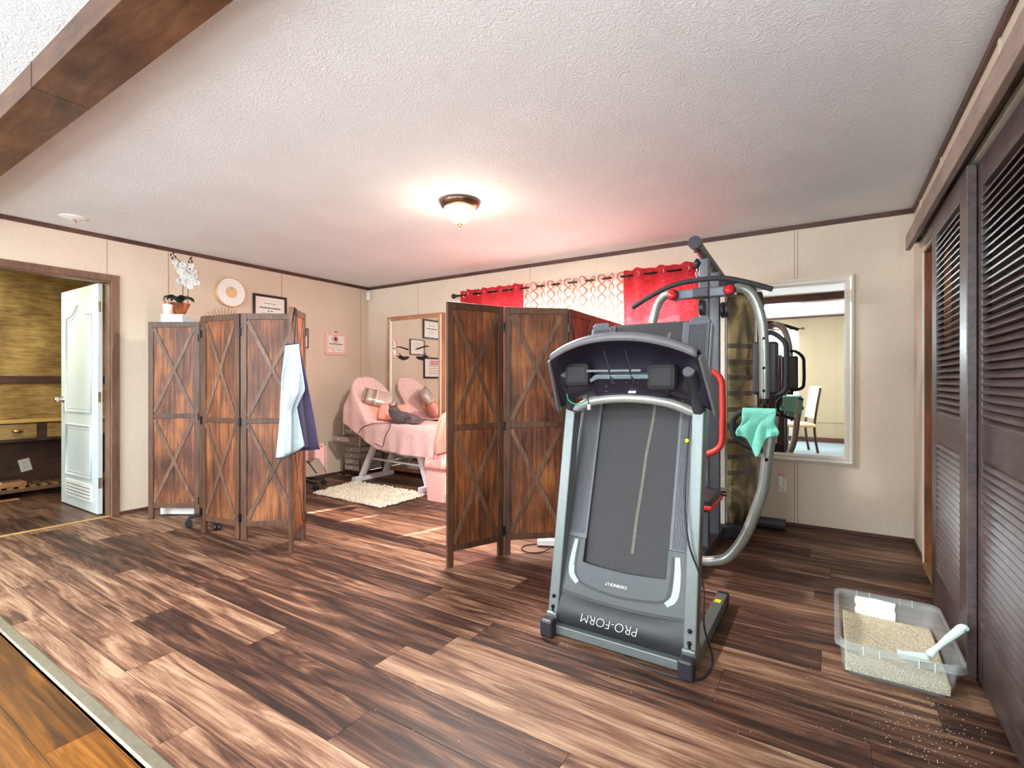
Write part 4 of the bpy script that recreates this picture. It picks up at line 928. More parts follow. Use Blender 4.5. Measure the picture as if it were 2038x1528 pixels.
# ================================================================== pink beauty bed
bed = empty('massage_bed', (-4.0, 4.15, 0), 'white framed reclining beauty bed under a pink sheet', 'bed')
for x, dx in ((-4.63, .25), (-3.60, -.16)):
    MB().box((x-.035, 3.86, .0), (x+.035, 4.46, .05)).build('foot_bar', 'white_metal', bed, bevel=.004)
    for y in (3.98, 4.34):
        lg = MB().bar((x, y, .045), (x+dx*1.25, y, .60), .06, .05, up=(0, 1, 0)).build('leg', 'white_metal', bed, bevel=.004)
b = MB()
for y in (3.98, 4.34): b.cyl((-4.53, y, .27), (-3.68, y, .25), .012, seg=10)
b.build('stretcher', 'white_metal', bed, smooth=True)
b = MB(); b.tube(spl([(-4.35, 4.0, .50), (-4.33, 4.0, .40), (-4.25, 4.0, .36), (-3.98, 4.0, .38), (-3.95, 4.0, .33), (-3.80, 4.0, .36)], 5), .011, 8); b.build('lever', 'white_metal', bed, smooth=True)
MB().box((-4.42, 3.89, .58), (-3.15, 4.42, .678)).build('seat_cushion', 'pink_cloth', bed, bevel=.03)
bk = MB(); A_ = Vector((-4.42, 0, .63)); B_ = Vector((-4.83, 0, 1.165)); dd_ = (B_-A_); LL = dd_.length; dd_.normalize(); nn_ = Vector((dd_.z, 0, -dd_.x))
def hw(s): return .265 if s < .6 else max(.04, .265*math.sqrt(max(0, 1-((s-.6)/.42)**2)))
pl = [(s, hw(s)) for s in [k/24 for k in range(25)]]; poly = [(s, -h) for s, h in pl]+[(s, h) for s, h in pl[::-1]]
bk.prism(poly, lambda s, h: A_+dd_*LL*s+Vector((0, 4.15+h, 0))-nn_*.02, lambda s, h: A_+dd_*LL*s+Vector((0, 4.15+h, 0))+nn_*.045); bk.build('backrest', 'pink_cloth', bed, bevel=.012)
# sheet
botc = [(-4.83, .70), (-4.81, .68), (-4.66, .60), (-4.51, .513), (-4.30, .43), (-4.18, .395), (-3.83, .372), (-3.55, .36), (-3.40, .37), (-3.12, .40)]
def sheet(u, v):
    U = u*1.85
    if U < .7: s = 1-U/.7; p = A_+dd_*(LL*s+.01)+nn_*.056; h = hw(s)+.012; X, Z = p.x, p.z; 
    else: X = -4.42+.05+(U-.7); Z = .69; h = .278
    if .6 < U < .8: t_ = (U-.6)/.2; Z += .02*math.sin(t_*PI)
    wr = .006*math.sin(17*X+9*v)+.004*math.sin(31*X-13*v)
    if v < .45: yy = 4.15+h-2*h*(v/.45); return (X, yy, Z+wr*.5)
    t_ = (v-.45)/.55; yn = 4.15-h; zb = pw(X, botc); zz = (Z-.006)+(zb-(Z-.006))*t_
    return (X-.0*t_, min(yn, lerp(yn, 3.868, min(1, t_*1.6)))-.014*math.sin(PI/2*min(1, t_*4))+(.014*math.sin(14*X+2*t_)+.008*math.sin(33*X))*t_, zz)
b = MB(); b.grid(sheet, 90, 34); sh = b.build('bed_sheet', 'pink_cloth', smooth=True, solid=.004); tag(sh, 'pink sheet draped over the reclining beauty bed', 'sheet')
# piping line hanging over the sheet
b = MB(); b.tube(spl([BPv for BPv in [Vector((BP(x, y, 3.852)[0], 3.852, BP(x, y, 3.852)[1])) for x, y in ((713, 862), (722, 850), (742, 843), (757, 842))]]+[Vector((-4.08, 3.86, .698)), Vector((-4.02, 3.845, .67)), Vector((-4.09, 3.835, .56)), Vector((-4.11, 3.835, .48)), Vector((-4.14, 3.835, .44)), Vector((-4.25, 3.835, .47))], 6), .0035, 6)
tag(b.build('charging_cable', 'console_dark', smooth=True), 'thin dark cable hanging over the front of the pink sheet', 'cable')
def cushion(name, c, size, rot, mat, label, cat, extra=None, grp=None):
    m4 = Matrix.Translation(Vector(c)) @ rot.to_4x4(); b = MB(); sx, sy, sz = size
    for sg in (1, -1):
        b.grid(lambda u, v: m4 @ Vector(((2*u-1)*sx/2*(1-.06*(2*v-1)**2), (2*v-1)*sy/2*(1-.06*(2*u-1)**2), sg*sz/2*(max(0, (1-(2*u-1)**4)*(1-(2*v-1)**4)))**.5)), 16, 16)
    bmesh.ops.remove_doubles(b.b, verts=b.b.verts, dist=.0005)
    o = b.build(name, mat, smooth=True); tag(o, label, cat, grp)
    if extra:
        for nm, mt, u0, u1 in extra:
            e = MB()
            e.grid(lambda u, v: m4 @ Vector(((2*(u0+(u1-u0)*u)-1)*sx/2*(1-.06*(2*v-1)**2), (2*v-1)*sy/2*(1-.06*(2*u-1)**2), .002+sz/2*(max(0, (1-(2*(u0+(u1-u0)*u)-1)**4)*(1-(2*v-1)**4)))**.5)), 4, 16)
            e.build(nm, mt, o, smooth=True, world=False)
    return o
from mathutils import Euler
def face_rot(nrm, up, roll=0):
    n = Vector(nrm).normalized(); u = (Vector(up)-n*Vector(up).dot(n)).normalized(); r = u.cross(n)
    m = Matrix((r, u, n)).transposed(); return m @ Matrix.Rotation(roll, 3, 'Z')
c1 = cushion('cushion', PD(752, 5.86, .955), (.36, .20, .11), face_rot((.75, -.45, .45), (0, 0, 1), -.30), 'silver_satin', 'silver satin cushion with beaded end leaning on the backrest of the pink bed', 'cushion', [('satin_band', 'silver_satin_dark', .30, .42), ('satin_band', 'bright_white', .44, .455), ('beaded_end', 'silver_satin_dark', .05, .14)])
b = MB(); mm = Matrix.Translation(PD(752, 5.86, .955)) @ face_rot((.75, -.45, .45), (0, 0, 1), -.30).to_4x4()
for k in range(14): b.ball(mm @ Vector((-.165, -.085+.17*k/13, .028)), .008, 8)
b.build('beads', 'gold', c1, smooth=True, world=False)
cushion('cushion', PD(742, 5.84, .80), (.26, .24, .10), face_rot((.72, -.5, .5), (0, 0, 1), -.5), 'coral_cloth', 'coral cushion under the silver satin cushion on the pink bed', 'cushion')
cushion('cushion', PD(772, 5.75, .80), (.22, .20, .09), face_rot((.5, -.7, .5), (0, 0, 1), -.1), 'coral_cloth', 'coral cushion directly behind the head of the cat', 'cushion')
cushion('cushion', PD(800, 5.85, .79), (.22, .19, .10), face_rot((.5, -.8, .35), (0, 0, 1), .25), 'coral_cloth', 'coral cushion right of the others against the mirror behind the cat', 'cushion')
# cat : one continuous skinned body
def skin_body(name, joints, edges, mat, parent=None, root=0):
    me = bpy.data.meshes.new(name); me.from_pydata([Vector(j[0]) for j in joints], edges, []); o = bpy.data.objects.new(name, me); COL.objects.link(o)
    me.materials.append(M[mat]); o.modifiers.new('skin', 'SKIN')
    for i, j in enumerate(joints):
        r = j[1]; me.skin_vertices[0].data[i].radius = r if isinstance(r, tuple) else (r, r); me.skin_vertices[0].data[i].use_root = (i == root)
    s = o.modifiers.new('sub', 'SUBSURF'); s.levels = 2; s.render_levels = 3
    for p in me.polygons: p.use_smooth = True
    o.modifiers['skin'].use_smooth_shade = True
    if parent: o.parent = parent; me.transform(W2L[parent.name])
    return o
cz = .70; hc = Vector((-4.062, 3.925, .848)); fdir = Vector((.55, -.83, -.12)).normalized()
J = [((-3.80, 4.00, cz+.050), (.068, .058)), ((-3.87, 3.985, cz+.056), (.074, .064)), ((-3.95, 3.97, cz+.056), (.066, .062)), ((-4.02, 3.95, cz+.066), (.056, .062)), ((-4.05, 3.938, cz+.105), (.054, .058)),
     (tuple(hc), (.084, .074)), (tuple(hc+fdir*.042+Vector((0, 0, -.016))), (.038, .032)),
     ((-4.02, 3.90, cz+.022), (.024, .022)), ((-4.09, 3.87+.02, cz+.014), (.016, .014)), ((-4.07, 3.96, cz+.022), (.022, .020)), ((-4.14, 3.93, cz+.014), (.015, .014)),
     ((-3.78, 3.93, cz+.028), (.034, .026)), ((-3.86, 3.90, cz+.018), (.020, .016)), ((-3.74, 4.05, cz+.028), (.020, .018)), ((-3.72, 3.96, cz+.016), (.012, .012)), ((-3.76, 3.885, cz+.014), (.009, .009))]
E_ = [(0, 1), (1, 2), (2, 3), (3, 4), (4, 5), (5, 6), (3, 7), (7, 8), (3, 9), (9, 10), (0, 11), (11, 12), (0, 13), (13, 14), (14, 15)]
cat = empty('cat', (-3.95, 3.97, cz), 'dark grey cat lying on the pink bed looking at the camera', 'cat')
skin_body('body', J, E_, 'cat_fur', cat, 2)
side = fdir.cross(Vector((0, 0, 1))).normalized(); upv = Vector((0, 0, 1))
for s in (-1, 1):
    e = MB(); base = hc+side*s*.028+upv*.026+fdir*.002; tip = hc+side*s*.044+upv*.078
    ring = [base+side*.017*math.cos(a)+fdir*.009*math.sin(a)-upv*.006*math.cos(a)*s for a in [2*PI*k/8 for k in range(8)]]
    tv = e.b.verts.new(tip); rv = [e.b.verts.new(p) for p in ring]
    for k in range(8): e._f([rv[k], rv[(k+1) % 8], tv])
    e._f(rv[::-1]); e.build('ear', 'cat_fur', cat, smooth=True)
    MB().ball(hc+side*s*.017+fdir*.040+upv*.007, .0068, 10).build('eye', 'cat_eye', cat, smooth=True)
MB().ball(hc+fdir*.060-upv*.012, .005, 8, (1, .7, .6)).build('nose', 'cat_dark', cat, smooth=True)
# coral robe on the foot end
b = MB()
def robe(u, v):
    x = -3.36+.30*u+.02*math.sin(5*v); f = .02*math.sin(9*u+3*v)+.012*math.sin(21*u)
    if v < .35: t_ = v/.35; return (x, 4.12-.26*t_, .70+.13*math.sin(PI*(t_*.62+.18))+f*.5)
    t_ = (v-.35)/.65; return (x, 3.845-.02*math.sin(3*t_)+f-.02, .775-.36*t_*(1-.15*u))
b.grid(robe, 26, 26); tag(b.build('robe', 'coral_cloth', smooth=True, solid=.012), 'coral terry robe heaped over the foot of the pink bed behind the bin', 'robe')
# bin
bn = empty('waste_bin', (-3.22, 3.75, 0), 'pink plastic waste bin with pink bag beside the bed', 'bin')
b = MB(); z1 = .315
def rr(x0, x1, y0, y1, z, r=.03, n=5):
    o_ = []
    for cx, cy, a0 in ((x1-r, y1-r, 0), (x0+r, y1-r, PI/2), (x0+r, y0+r, PI), (x1-r, y0+r, 1.5*PI)):
        for k in range(n+1): a = a0+PI/2*k/n; o_.append((cx+r*math.cos(a), cy+r*math.sin(a), z))
    return o_
def loft(b, rings, cap=True):
    R = [[b.b.verts.new(p) for p in r] for r in rings]; n = len(R[0])
    for A, B in zip(R, R[1:]):
        for k in range(n): b._f([A[k], A[(k+1) % n], B[(k+1) % n], B[k]])
    if cap: b._f(R[0][::-1])
    return R
bx0, bx1, by0, by1 = -3.345, -3.10, 3.64, 3.80
loft(b, [rr(bx0+.015, bx1-.015, by0+.012, by1-.012, 0), rr(bx0, bx1, by0, by1, z1), rr(bx0-.006, bx1+.006, by0-.006, by1+.006, z1), rr(bx0-.006, bx1+.006, by0-.006, by1+.006, z1+.03), rr(bx0+.004, bx1-.004, by0+.004, by1-.004, z1+.03), rr(bx0+.018, bx1-.018, by0+.016, by1-.016, .01)])
b.build('tub', 'pink_plastic', bn, smooth='auto')
b = MB(); rn = random.Random(4)
R0 = rr(bx0-.010, bx1+.010, by0-.010, by1+.010, z1-.005); R1 = [(x, y, z1+.035) for x, y, _ in rr(bx0-.008, bx1+.008, by0-.008, by1+.008, 0)]
R2 = [(x*.92+(bx0+bx1)/2*.08, y*.92+(by0+by1)/2*.08, z1+.10+.05*math.sin(k*1.7)*(k % 3 > 0)) for k, (x, y, _) in enumerate(rr(bx0, bx1, by0, by1, 0))]
loft(b, [R0, R1, R2], cap=False); b.build('bin_bag', 'pink_bag', bn, smooth=True, solid=.002)
# drawer trolley
tx0, tx1, ty0, ty1 = -5.075, -4.78, 4.08, 4.44
tr_ = empty('drawer_trolley', ((tx0+tx1)/2, (ty0+ty1)/2, 0), 'chrome drawer trolley with smoky drawers left of the pink bed', 'trolley')
for x in (tx0, tx1):
    for y in (ty0, ty1): MB().cyl((x, y, .045), (x, y, .815), .008, seg=10).build('post', 'chrome', tr_, smooth=True)
for x in (tx0, tx1):
    for y in (ty0, ty1):
        c_ = MB(); c_.cyl((x-.012, y, .025), (x+.012, y, .025), .025, seg=18); c_.box((x-.014, y-.01, .03), (x+.014, y+.01, .052)); c_.build('caster', 'black_plastic', tr_, smooth='auto')
lv = [.075+.0735*k for k in range(10)]
for z in lv:
    b = MB()
    for y in (ty0, ty1): b.cyl((tx0, y, z-.008), (tx1, y, z-.008), .003, seg=6)
    for x in (tx0, tx1): b.cyl((x, ty0, z-.008), (x, ty1, z-.008), .003, seg=6)
    b.build('rail', 'chrome', tr_)
for k, z in enumerate(lv):
    dy = -.19 if k == 5 else 0; y0, y1 = ty0+.004+dy, ty1-.01+dy; b = MB(); h_ = .055; x0, x1 = tx0+.012, tx1-.012; t_ = .0025
    b.box((x0, y0, z), (x1, y1, z+t_)).box((x0, y0, z+t_), (x1, y0+t_, z+h_)).box((x0, y1-t_, z+t_), (x1, y1, z+h_)).box((x0, y0+t_, z+t_), (x0+t_, y1-t_, z+h_)).box((x1-t_, y0+t_, z+t_), (x1, y1-t_, z+h_))
    dr = b.build('drawer', 'drawer_plastic', tr_); MB().ball(((x0+x1)/2, y0-.008, z+.03), .009, 10).build('knob', 'bright_white', dr, smooth=True)
MB().box((tx0, ty0, .812), (tx1, ty1, .822)).build('top_shelf', 'drawer_plastic', tr_, bevel=.002)
# salon stool (mostly behind the screen)
def star_stool(cx, cy, rot, label, cov):
    r = empty('rolling_stool', (cx, cy, 0), label, 'stool')
    MB().cyl((cx, cy, .07), (cx, cy, .36), .022).build('post', 'chrome', r, smooth='auto')
    MB().cyl((cx, cy, .07), (cx, cy, .13), .045, .035).build('hub', 'black_plastic', r, smooth='auto')
    for k in range(5):
        a = rot+2*PI*k/5; dx, dy = math.cos(a), math.sin(a)
        MB().bar((cx+.02*dx, cy+.02*dy, .10), (cx+.26*dx, cy+.26*dy, .075), .038, .03).build('leg', 'black_plastic', r, bevel=.006)
        c_ = MB()
        for s in (-1, 1): c_.cyl((cx+.26*dx-s*.022*dy, cy+.26*dy+s*.022*dx, .027), (cx+.26*dx-s*.006*dy, cy+.26*dy+s*.006*dx, .027), .026, seg=18)
        c_.cyl((cx+.26*dx, cy+.26*dy, .03), (cx+.26*dx, cy+.26*dy, .07), .008, seg=8); c_.build('caster', 'black_plastic', r, smooth='auto')
    MB().lathe([(.15, .36), (.175, .375), (.178, .42), (.16, .445), (0, .45)], (cx, cy, 0), 32).build('seat', cov, r, smooth=True)
    return r
p = PD(597, 5.42); star_stool(p.x, p.y, .05, 'black five-star rolling stool with pink seat half hidden behind the apron', 'pink_cloth')
b = MB(); c0 = PD(628, 5.36)
b.grid(lambda u, v: (PD(604+46*u, 5.22+.06*math.sin(9*u), .475-(.13+.10*u*u+.05*math.sin(8*u))*v)), 18, 12)
b.grid(lambda u, v: (PD(604+40*u, 5.22+.2*v, .476+.01*math.sin(8*u))), 12, 6)
tag(b.build('stool_cover', 'pink_cloth', smooth=True, solid=.006), 'crumpled pink cloth hanging off the stool below the apron', 'cloth')
b = MB(); b.tube(spl([PD(611, 5.19, .33), PD(618, 5.17, .29), PD(628, 5.17, .22), PD(631, 5.17, .205)], 5), .007, 6); tag(b.build('cloth_strap', 'black_plastic', smooth=True), 'short black strap dangling under the pink cloth by the stool', 'strap')
p = PD(450, 4.13); star_stool(p.x, p.y, YAW-1.27, 'small black rolling stool behind the left screen, only casters showing', 'vinyl')
# rug
Q = [Vector((-4.47, 3.22, 0)), Vector((-3.45, 3.184, 0)), Vector((-3.456, 3.80, 0)), Vector((-4.57, 3.845, 0))]
def rq(u, v): return Q[0].lerp(Q[1], u).lerp(Q[3].lerp(Q[2], u), v)
b = MB(); b.grid(lambda u, v: rq(u, v)+Vector((0, 0, .012)), 10, 8); rn = random.Random(11)
for k in range(5200):
    u, v = rn.uniform(-.012, 1.012), rn.uniform(-.015, 1.015); p = rq(u, v); a = rn.uniform(0, 2*PI); L = rn.uniform(.018, .038); w_ = rn.uniform(.003, .0055); h_ = rn.uniform(.016, .032)
    d = Vector((math.cos(a), math.sin(a), 0)); n_ = Vector((-d.y, d.x, 0))
    v0 = [b.b.verts.new(p+n_*w_+Vector((0, 0, .008))), b.b.verts.new(p-n_*w_+Vector((0, 0, .008))), b.b.verts.new(p+d*L*.5+Vector((0, 0, h_))), b.b.verts.new(p+d*L+Vector((0, 0, h_*.75)))]
    b._f([v0[0], v0[1], v0[2]]); b._f([v0[1], v0[3], v0[2]])
tag(b.build('rug', 'rug', keepn=True), 'cream shag rug on the floor in front of the pink bed', 'rug')
# white cabinet, box and things on it (behind the left screen)
def cambox(b, px0, px1, d0, d1, z0, z1):
    x0 = (px0-1019)/FPX*d0; x1 = (px1-1019)/FPX*d0; return b.box((x0, d0, z0), (x1, d1, z1), Matrix.Rotation(YAW, 4, 'Z'))
cb = MB(); cambox(cb, 322, 400, 4.33, 4.60, .03, 1.60); cab = cb.build('storage_cabinet', 'white_paint', bevel=.004); tag(cab, 'white cabinet hidden behind the left screen, base showing under it', 'cabinet')
cb = MB(); cambox(cb, 319, 400, 4.322, 4.332, .008, .095); cb.build('plinth', 'white_plastic', cab, bevel=.002)
cb = MB(); cambox(cb, 324, 334, 4.35, 4.38, 0, .03); cambox(cb, 384, 394, 4.35, 4.38, 0, .03); cambox(cb, 324, 334, 4.55, 4.58, 0, .03); cambox(cb, 384, 394, 4.55, 4.58, 0, .03); cb.build('foot', 'black_plastic', cab)
cb = MB(); cambox(cb, 320, 363, 4.43, 4.635, 1.601, 1.748); wb = cb.build('storage_box', 'white_paint', bevel=.003); tag(wb, 'white box on top of the hidden cabinet holding the orchid', 'box')
cb = MB(); cambox(cb, 319.5, 363.5, 4.427, 4.638, 1.742, 1.752); cb.build('lid', 'white_plastic', wb, bevel=.002)
zt = 1.753
q = PD(334, 4.47); cup = empty('cup', (q.x, q.y, zt), 'small cream cup with a wooden stick on the white box', 'cup')
MB().lathe([(.026, 0), (.034, .01), (.040, .09), (.0375, .09), (.031, .012), (0, .01)], (q.x, q.y, zt), 24).build('bowl', 'champagne', cup, smooth='auto')
MB().tube([(q.x+.01, q.y, zt+.02), (q.x-.035, q.y-.02, zt+.145)], [.005, .008], 8).build('stirring_stick', 'mirror_wood', cup, smooth=True)
q = PD(357, 4.56); orc = empty('potted_orchid', (q.x, q.y, zt), 'white orchid with two stems in a copper pot on the white box', 'orchid')
MB().lathe([(.035, 0), (.042, .004), (.066, .06), (.088, .112), (.083, .112), (.06, .06), (.03, .012), (0, .012)], (q.x, q.y, zt), 14).build('pot', 'copper', orc)
RV = Vector((CS, SN, 0)); FV = Vector((-SN, CS, 0))
for k in range(8):
    a = 2*PI*k/8+.3; d = RV*math.cos(a)+FV*math.sin(a); n_ = Vector((-d.y, d.x, 0)); L = .10+.03*(k % 2); b = MB()
    b.grid(lambda u, v: Vector((q.x, q.y, zt+.105))+d*(L*v)+n_*((2*u-1)*.038*math.sin(PI*min(1, v*.93+.05))**.7)+Vector((0, 0, .06*math.sin(PI*v*.8)+.014*abs(2*u-1))), 4, 10)
    b.build('leaf', 'leaf', orc, smooth=True, solid=.003)
def OP(px, py, d): return PD(px, d, CAMH-(py-757.7)/FPX*d)
dO = 4.56
stems = [[(364, 615), (364, 590), (365, 560), (372, 540), (362, 525), (346, 508)], [(374, 615), (374, 585), (378, 555), (382, 535), (381, 520), (378, 513)]]
for s_ in stems: MB().tube(spl([OP(x, y, dO) for x, y in s_], 6), .0038, 6).build('stem', 'stem', orc, smooth=True)
fl = [(349, 522, .034), (356, 531, .040), (365, 527, .034), (362, 541, .042), (370, 549, .042), (373, 538, .034), (382, 530, .030), (386, 540, .034), (383, 552, .040), (360, 560, .040), (372, 563, .042), (388, 562, .038), (393, 563, .030), (380, 571, .032), (367, 552, .036), (389, 550, .030)]
for x, y, r_ in fl:
    b = MB(); c_ = OP(x, y, dO-.03+.03*rn.random()); nrm = (Vector((0, 0, CAMH))-c_).normalized(); nrm = (nrm+Vector((rn.uniform(-.5, .5), rn.uniform(-.5, .5), rn.uniform(-.3, .5)))).normalized()
    m3 = face_rot(nrm, (0, 0, 1), rn.uniform(-.5, .5))
    for k in range(5):
        a = PI/2+2*PI*k/5; w_ = .62 if k in (1, 4) else .42
        b.grid(lambda u, v: c_+m3 @ Vector((math.cos(a)*r_*v-math.sin(a)*(2*u-1)*r_*w_*math.sin(PI*min(1, v*.85+.1)), math.sin(a)*r_*v+math.cos(a)*(2*u-1)*r_*w_*math.sin(PI*min(1, v*.85+.1)), .006*math.sin(3*v)+.002*k)), 4, 5)
    b.build('flower', 'petal', orc, smooth=True, solid=.001)
for x, y in ((340, 507), (343, 513), (345, 504), (349, 511), (344, 517), (378, 515), (382, 520), (376, 521), (381, 513), (377, 535)): MB().ball(OP(x, y, dO), .0085, 8, (1, 1, 1.3)).build('bud', 'petal_bud', orc, smooth=True)
# adapter under the right screen
ad = MB(); c_ = gp(1078, 1086); ad.box((-.07, -.03, .012), (.07, .03, .05), Matrix.Translation((c_.x+.03, c_.y+.03, 0)) @ Matrix.Rotation(YAW-.1, 4, 'Z')); a_ = ad.build('power_strip', 'white_plastic', bevel=.006); tag(a_, 'white power strip with black cable on floor under the right screen', 'power strip')
MB().tube(spl([gp(1098, 1088, .02), gp(1080, 1098), gp(1052, 1099), gp(1038, 1092), gp(1046, 1085), gp(1070, 1082), gp(1085, 1083, .012)], 6), .004, 6).build('cable', 'black_plastic', a_, smooth=True)
# ================================================================== litter box
lb = empty('litter_box', (.21, 2.62, 0), 'clear plastic tub of cat litter on the floor by the louvred doors', 'litter box')
b = MB(); Zr = .150
loft(b, [rr(.045, .365, 2.385, 2.865, .0, .04), rr(.035, .375, 2.375, 2.875, .012, .045), rr(.028, .385, 2.345, 2.895, Zr-.035, .045), rr(.026, .388, 2.338, 2.902, Zr, .045), rr(.010, .405, 2.320, 2.922, Zr+.002, .05), rr(.009, .406, 2.318, 2.924, Zr-.022, .05),
     rr(.012, .403, 2.322, 2.920, Zr-.022, .05), rr(.013, .402, 2.323, 2.919, Zr-.004, .05), rr(.030, .384, 2.344, 2.896, Zr-.004, .045), rr(.032, .381, 2.349, 2.891, Zr-.035, .045), rr(.040, .371, 2.381, 2.869, .012, .04), rr(.048, .362, 2.389, 2.861, .004, .04)])
b.build('tub', 'tub_plastic', lb, smooth='auto')
b = MB()
for x in (.10, .15, .265, .31):
    for y, yy in ((2.316, 2.321), (2.921, 2.926)): b.box((x, y, Zr-.03), (x+.003, yy, Zr))
b.build('rim_rib', 'scoop_plastic', lb)
b = MB(); b.grid(lambda u, v: (.044+.322*u, 2.386+.478*v, .058+.012*math.sin(3*u+1)*math.cos(4*v)+.004*noise.noise(Vector((u*14, v*18, 0)))+.018*(1-u)), 40, 50)
_vs = [v for v in b.b.verts if v.is_boundary]
_ed = [e for e in b.b.edges if e.is_boundary]; _r = bmesh.ops.extrude_edge_only(b.b, edges=_ed); _nv = [v for v in _r['geom'] if isinstance(v, bmesh.types.BMVert)]
for v in _nv: v.co.z = .014; v.co.x = .205+(v.co.x-.205)*.985; v.co.y = 2.625+(v.co.y-2.625)*.99
lt = b.build('cat_litter', 'litter', lb, smooth=True, keepn=True)
b = MB(); pts_ = [(0, 0), (.12, .005), (.24, -.003), (.245, .05), (.238, .07), (.246, .105), (.12, .112), (0, .108), (-.008, .08), (.003, .06), (-.006, .04)]
b.prism([(x, z) for x, z in pts_], lambda x, z: (.095+x*.62, 2.868+z*.16, .052+z*.80), lambda x, z: (.095+x*.62, 2.8655+z*.16, .052+z*.80)); b.build('tape_patch', 'tape', lb)
sc = empty('litter_scoop', (.34, 2.47, .08), 'pale green plastic scoop standing in the clear litter tub', 'scoop')
MB().tube(spl([(.318, 2.50, .10), (.335, 2.50, .125), (.362, 2.498, .165), (.392, 2.493, .205), (.412, 2.49, .232), (.424, 2.488, .236), (.426, 2.487, .228)], 6), [.014, .015, .015, .014, .013, .012, .011, .010, .010, .010, .010, .0105, .011, .012, .013, .0135, .014, .0145, .015, .015, .0155, .016, .016, .016, .0155, .015, .014, .013, .012, .012, .011, .010, .009, .008, .007, .006, .005][:37], 12).build('handle', 'scoop_plastic', sc, smooth=True)
b = MB(); b.grid(lambda u, v: (.322-.10*v, 2.46+.075*u, .080-.014*v+.012*(2*u-1)**2), 8, 8); b.build('scoop_blade', 'scoop_plastic', sc, smooth=True, solid=.004)
b = MB(); rn = random.Random(9)
for k in range(330):
    if k < 230: x, y = rn.gauss(.28, .13), rn.uniform(1.95, 2.37)
    else: x, y = rn.uniform(-1.4, .4), rn.uniform(1.2, 2.9)
    if x > .43: continue
    r_ = rn.uniform(.0007, .0018); bmesh.ops.create_icosphere(b.b, subdivisions=1, radius=r_, matrix=Matrix.Translation((x, y, r_)))
tag(b.build('litter_crumbs', 'crumb'), 'pale litter crumbs scattered on the floor around the clear tub', 'litter crumbs', None, 'stuff')
# ================================================================== side room contents
sx = XL-1.885
dk = empty('wall_desk', (sx, 1.2, .55), 'wooden wall desk with two drawers in the side room', 'desk')
MB().box((sx, .3, .745), (sx+.37, 2.395, .765)).build('desk_top', 'desk_top', dk, bevel=.003)
MB().box((sx, .3, .558), (sx+.345, 2.395, .745)).build('desk_body', 'dark_plank_wall', dk, bevel=.003)
for y0, y1 in ((.98, 1.66), (1.74, 2.38)):
    d_ = MB().box((sx+.345, y0, .588), (sx+.36, y1, .735)).build('drawer', 'olive_plank', dk, bevel=.004)
    yc = (y0+y1)/2+(.22 if y0 < 1 else -.02); h_ = MB(); h_.lathe([(.0, 0), (.042, 0), (.040, .012), (.026, .024), (0, .028)], (sx+.36, 1.515 if y0 < 1 else 1.93, .668), 20, 'X', Matrix.Diagonal((1, 1, .45, 1))); h_.build('cup_pull', 'brass', d_, smooth=True)
ro = empty('shoe_rack', (sx, 1.3, 0), 'low slatted wooden rack on the side room floor', 'rack')
b = MB()
for k in range(24): b.box((sx+.02, .35+k*.085, .095), (sx+.31, .395+k*.085, .110))
b.build('slats', 'olive_plank', ro)
for x in (sx+.02, sx+.31): MB().box((x-.015, .33, .06), (x+.015, 2.38, .095)).build('rail', 'casing', ro, bevel=.002)
for y in (.40, 2.25):
    for x in (sx+.02, sx+.31): MB().box((x-.014, y, 0), (x+.014, y+.03, .06)).build('leg', 'casing', ro)
b = MB(); b.box((sx+.06, .8, .111), (sx+.29, 1.60, .155)); tag(b.build('cardboard_box', 'mirror_wood', bevel=.003), 'flat brown cardboard box on the slatted rack in the side room', 'box')
b = MB(); b.box((sx+.30-.08, .9, .156), (sx+.285, 1.42, .168)); tag(b.build('envelope', 'paper', bevel=.001), 'white envelope lying on the flat cardboard box in the side room', 'envelope')
b = MB(); b.box((sx+.36, .9, .002), (sx+.41, 1.52, .014)); tag(b.build('wood_plank', 'mirror_wood', bevel=.002), 'loose light wooden strip on the side room floor before the rack', 'plank')
oo = empty('wall_outlet', (sx, 1.66, .28), 'white wall outlet hanging crooked on the dark planks of the side room', 'outlet')
mt_ = Matrix.Translation((sx, 1.655, .285)) @ Matrix.Rotation(.22, 4, 'X'); MB().box((0, -.045, -.065), (.006, .045, .065), mt_).build('plate', 'outlet_white', oo, bevel=.002)
b = MB()
for z in (-.025, .025):
    for y in (-.008, .008): b.box((.006, y-.0015, z-.006), (.007, y+.0015, z+.006), mt_)
b.build('slots', 'ink_black', oo)
lp = bpy.data.lights.new('side_room_lamp', 'AREA'); lp.shape = 'DISK'; lp.size = .35; lp.energy = 26; lp.color = (.96, 1, .72); lo = bpy.data.objects.new('side_room_lamp', lp); COL.objects.link(lo); lo.location = (XL-1.0, 1.0, 2.33)
sl = empty('ceiling_light', (XL-1.0, 1.0, ZC), 'round ceiling lamp of the side room', 'ceiling lamp'); MB().lathe([(.19, 0), (.19, -.03), (.17, -.05), (0, -.055)], (XL-1.0, 1.0, ZC), 28).build('shade', 'lamp_glass', sl, smooth='auto')
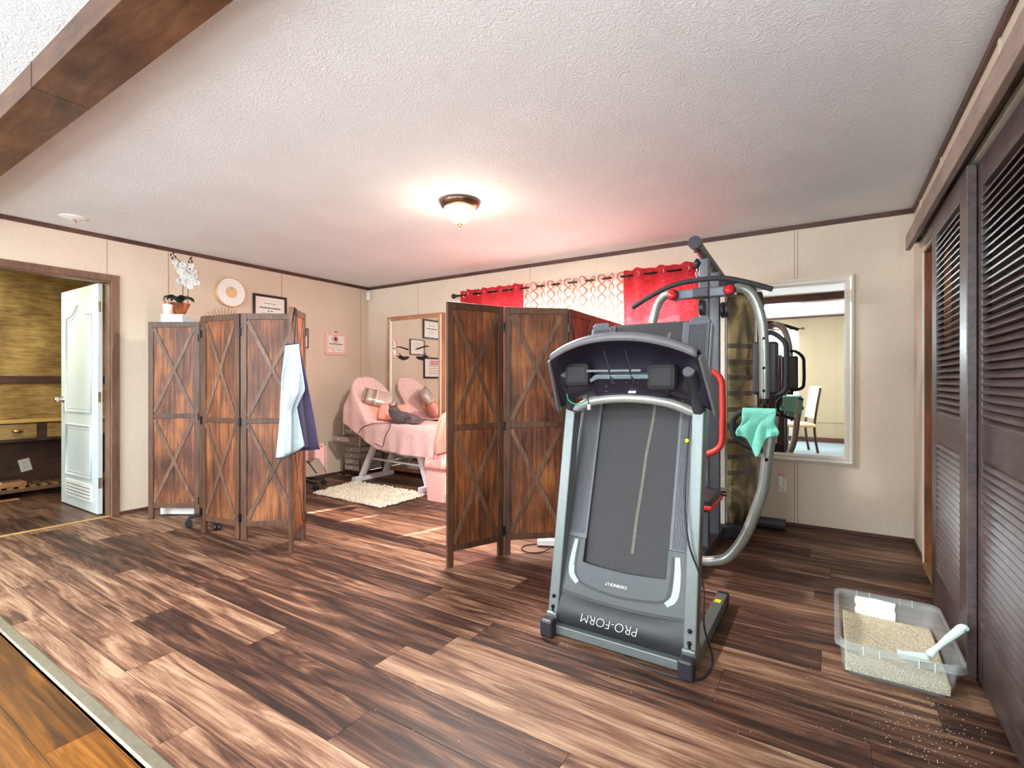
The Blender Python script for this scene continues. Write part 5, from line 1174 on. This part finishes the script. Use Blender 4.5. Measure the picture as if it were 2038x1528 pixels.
# unseen kitchen fixtures added for fill light; chair seen in the mirror
for fx in (-4.2, -1.6):
    kf = empty('ceiling_light', (fx, -.75, ZC), 'long white fixture added unseen as fill light %s' % ('over the camera side of the kitchen' if fx > -2 else 'at the far left end of the kitchen'), 'ceiling lamp', 0, 'added kitchen fill lights'); MB().box((fx-.65, -1.03, ZC-.05), (fx+.65, -.47, ZC)).build('housing', 'bright_white', kf, bevel=.01)
dc = empty('dining_chair', (-.50, -.27, .012), 'dark dining chair with cream back, seen only in the wall mirror', 'chair')
for y in (-.47, -.07):
    MB().tube(spl([(-.235, y, .0135), (-.27, y, .22), (-.285, y, .45), (-.25, y, .75), (-.20, y, 1.05)], 5), .019, 10).build('back_leg', 'dark_chair_wood', dc, smooth='auto')
    MB().tube([(-.68, y, .0135), (-.68, y, .43)], [.016, .022], 10).build('front_leg', 'dark_chair_wood', dc, smooth='auto')
MB().box((-.72, -.50, .42), (-.27, -.04, .48)).build('seat', 'cream_upholstery', dc, bevel=.02)
b = MB(); b.prism([(-.262, .56), (-.175, 1.07), (-.215, 1.08), (-.305, .56)], lambda x, z: (x, -.48, z), lambda x, z: (x, -.06, z)); b.build('backrest', 'cream_upholstery', dc, bevel=.018)
pn = empty('fill_pendant', (-.90, -.15, ZC), 'white pendant lamp added as unseen fill light over the kitchen side behind the camera', 'pendant lamp')  # body for the added hanging fill light
MB().lathe([(.06, 0), (.06, -.02), (0, -.022)], (-.90, -.15, ZC), 20).build('canopy', 'bright_white', pn, smooth='auto')
MB().cyl((-.90, -.15, 1.80), (-.90, -.15, ZC-.02), .004, seg=8).build('cord', 'black_plastic', pn)
MB().cyl((-.90, -.15, 1.785), (-.90, -.15, 1.83), .03).build('socket', 'chrome', pn, smooth='auto')
b = MB(); b.box((-2.2, -1.85, .0), (.44, .10, .012)); tag(b.build('area_rug', 'blue_grey_rug', bevel=.004), 'blue grey rug under the dining chair, seen in the wall mirror', 'rug')

dc.rotation_euler = (0, 0, -.35)
fp = empty('fill_floor_lamp', (.33, -.15, 0), 'slim floor lamp added as unseen fill light by the right wall behind the camera', 'floor lamp')  # stand for the added fill light at right
MB().lathe([(.13, .012), (.13, .03), (.02, .04), (0, .04)], (.33, -.15, 0), 24).build('base', 'black_metal', fp, smooth='auto')
MB().cyl((.33, -.15, .04), (.33, -.15, 1.36), .011).build('pole', 'black_metal', fp, smooth='auto')
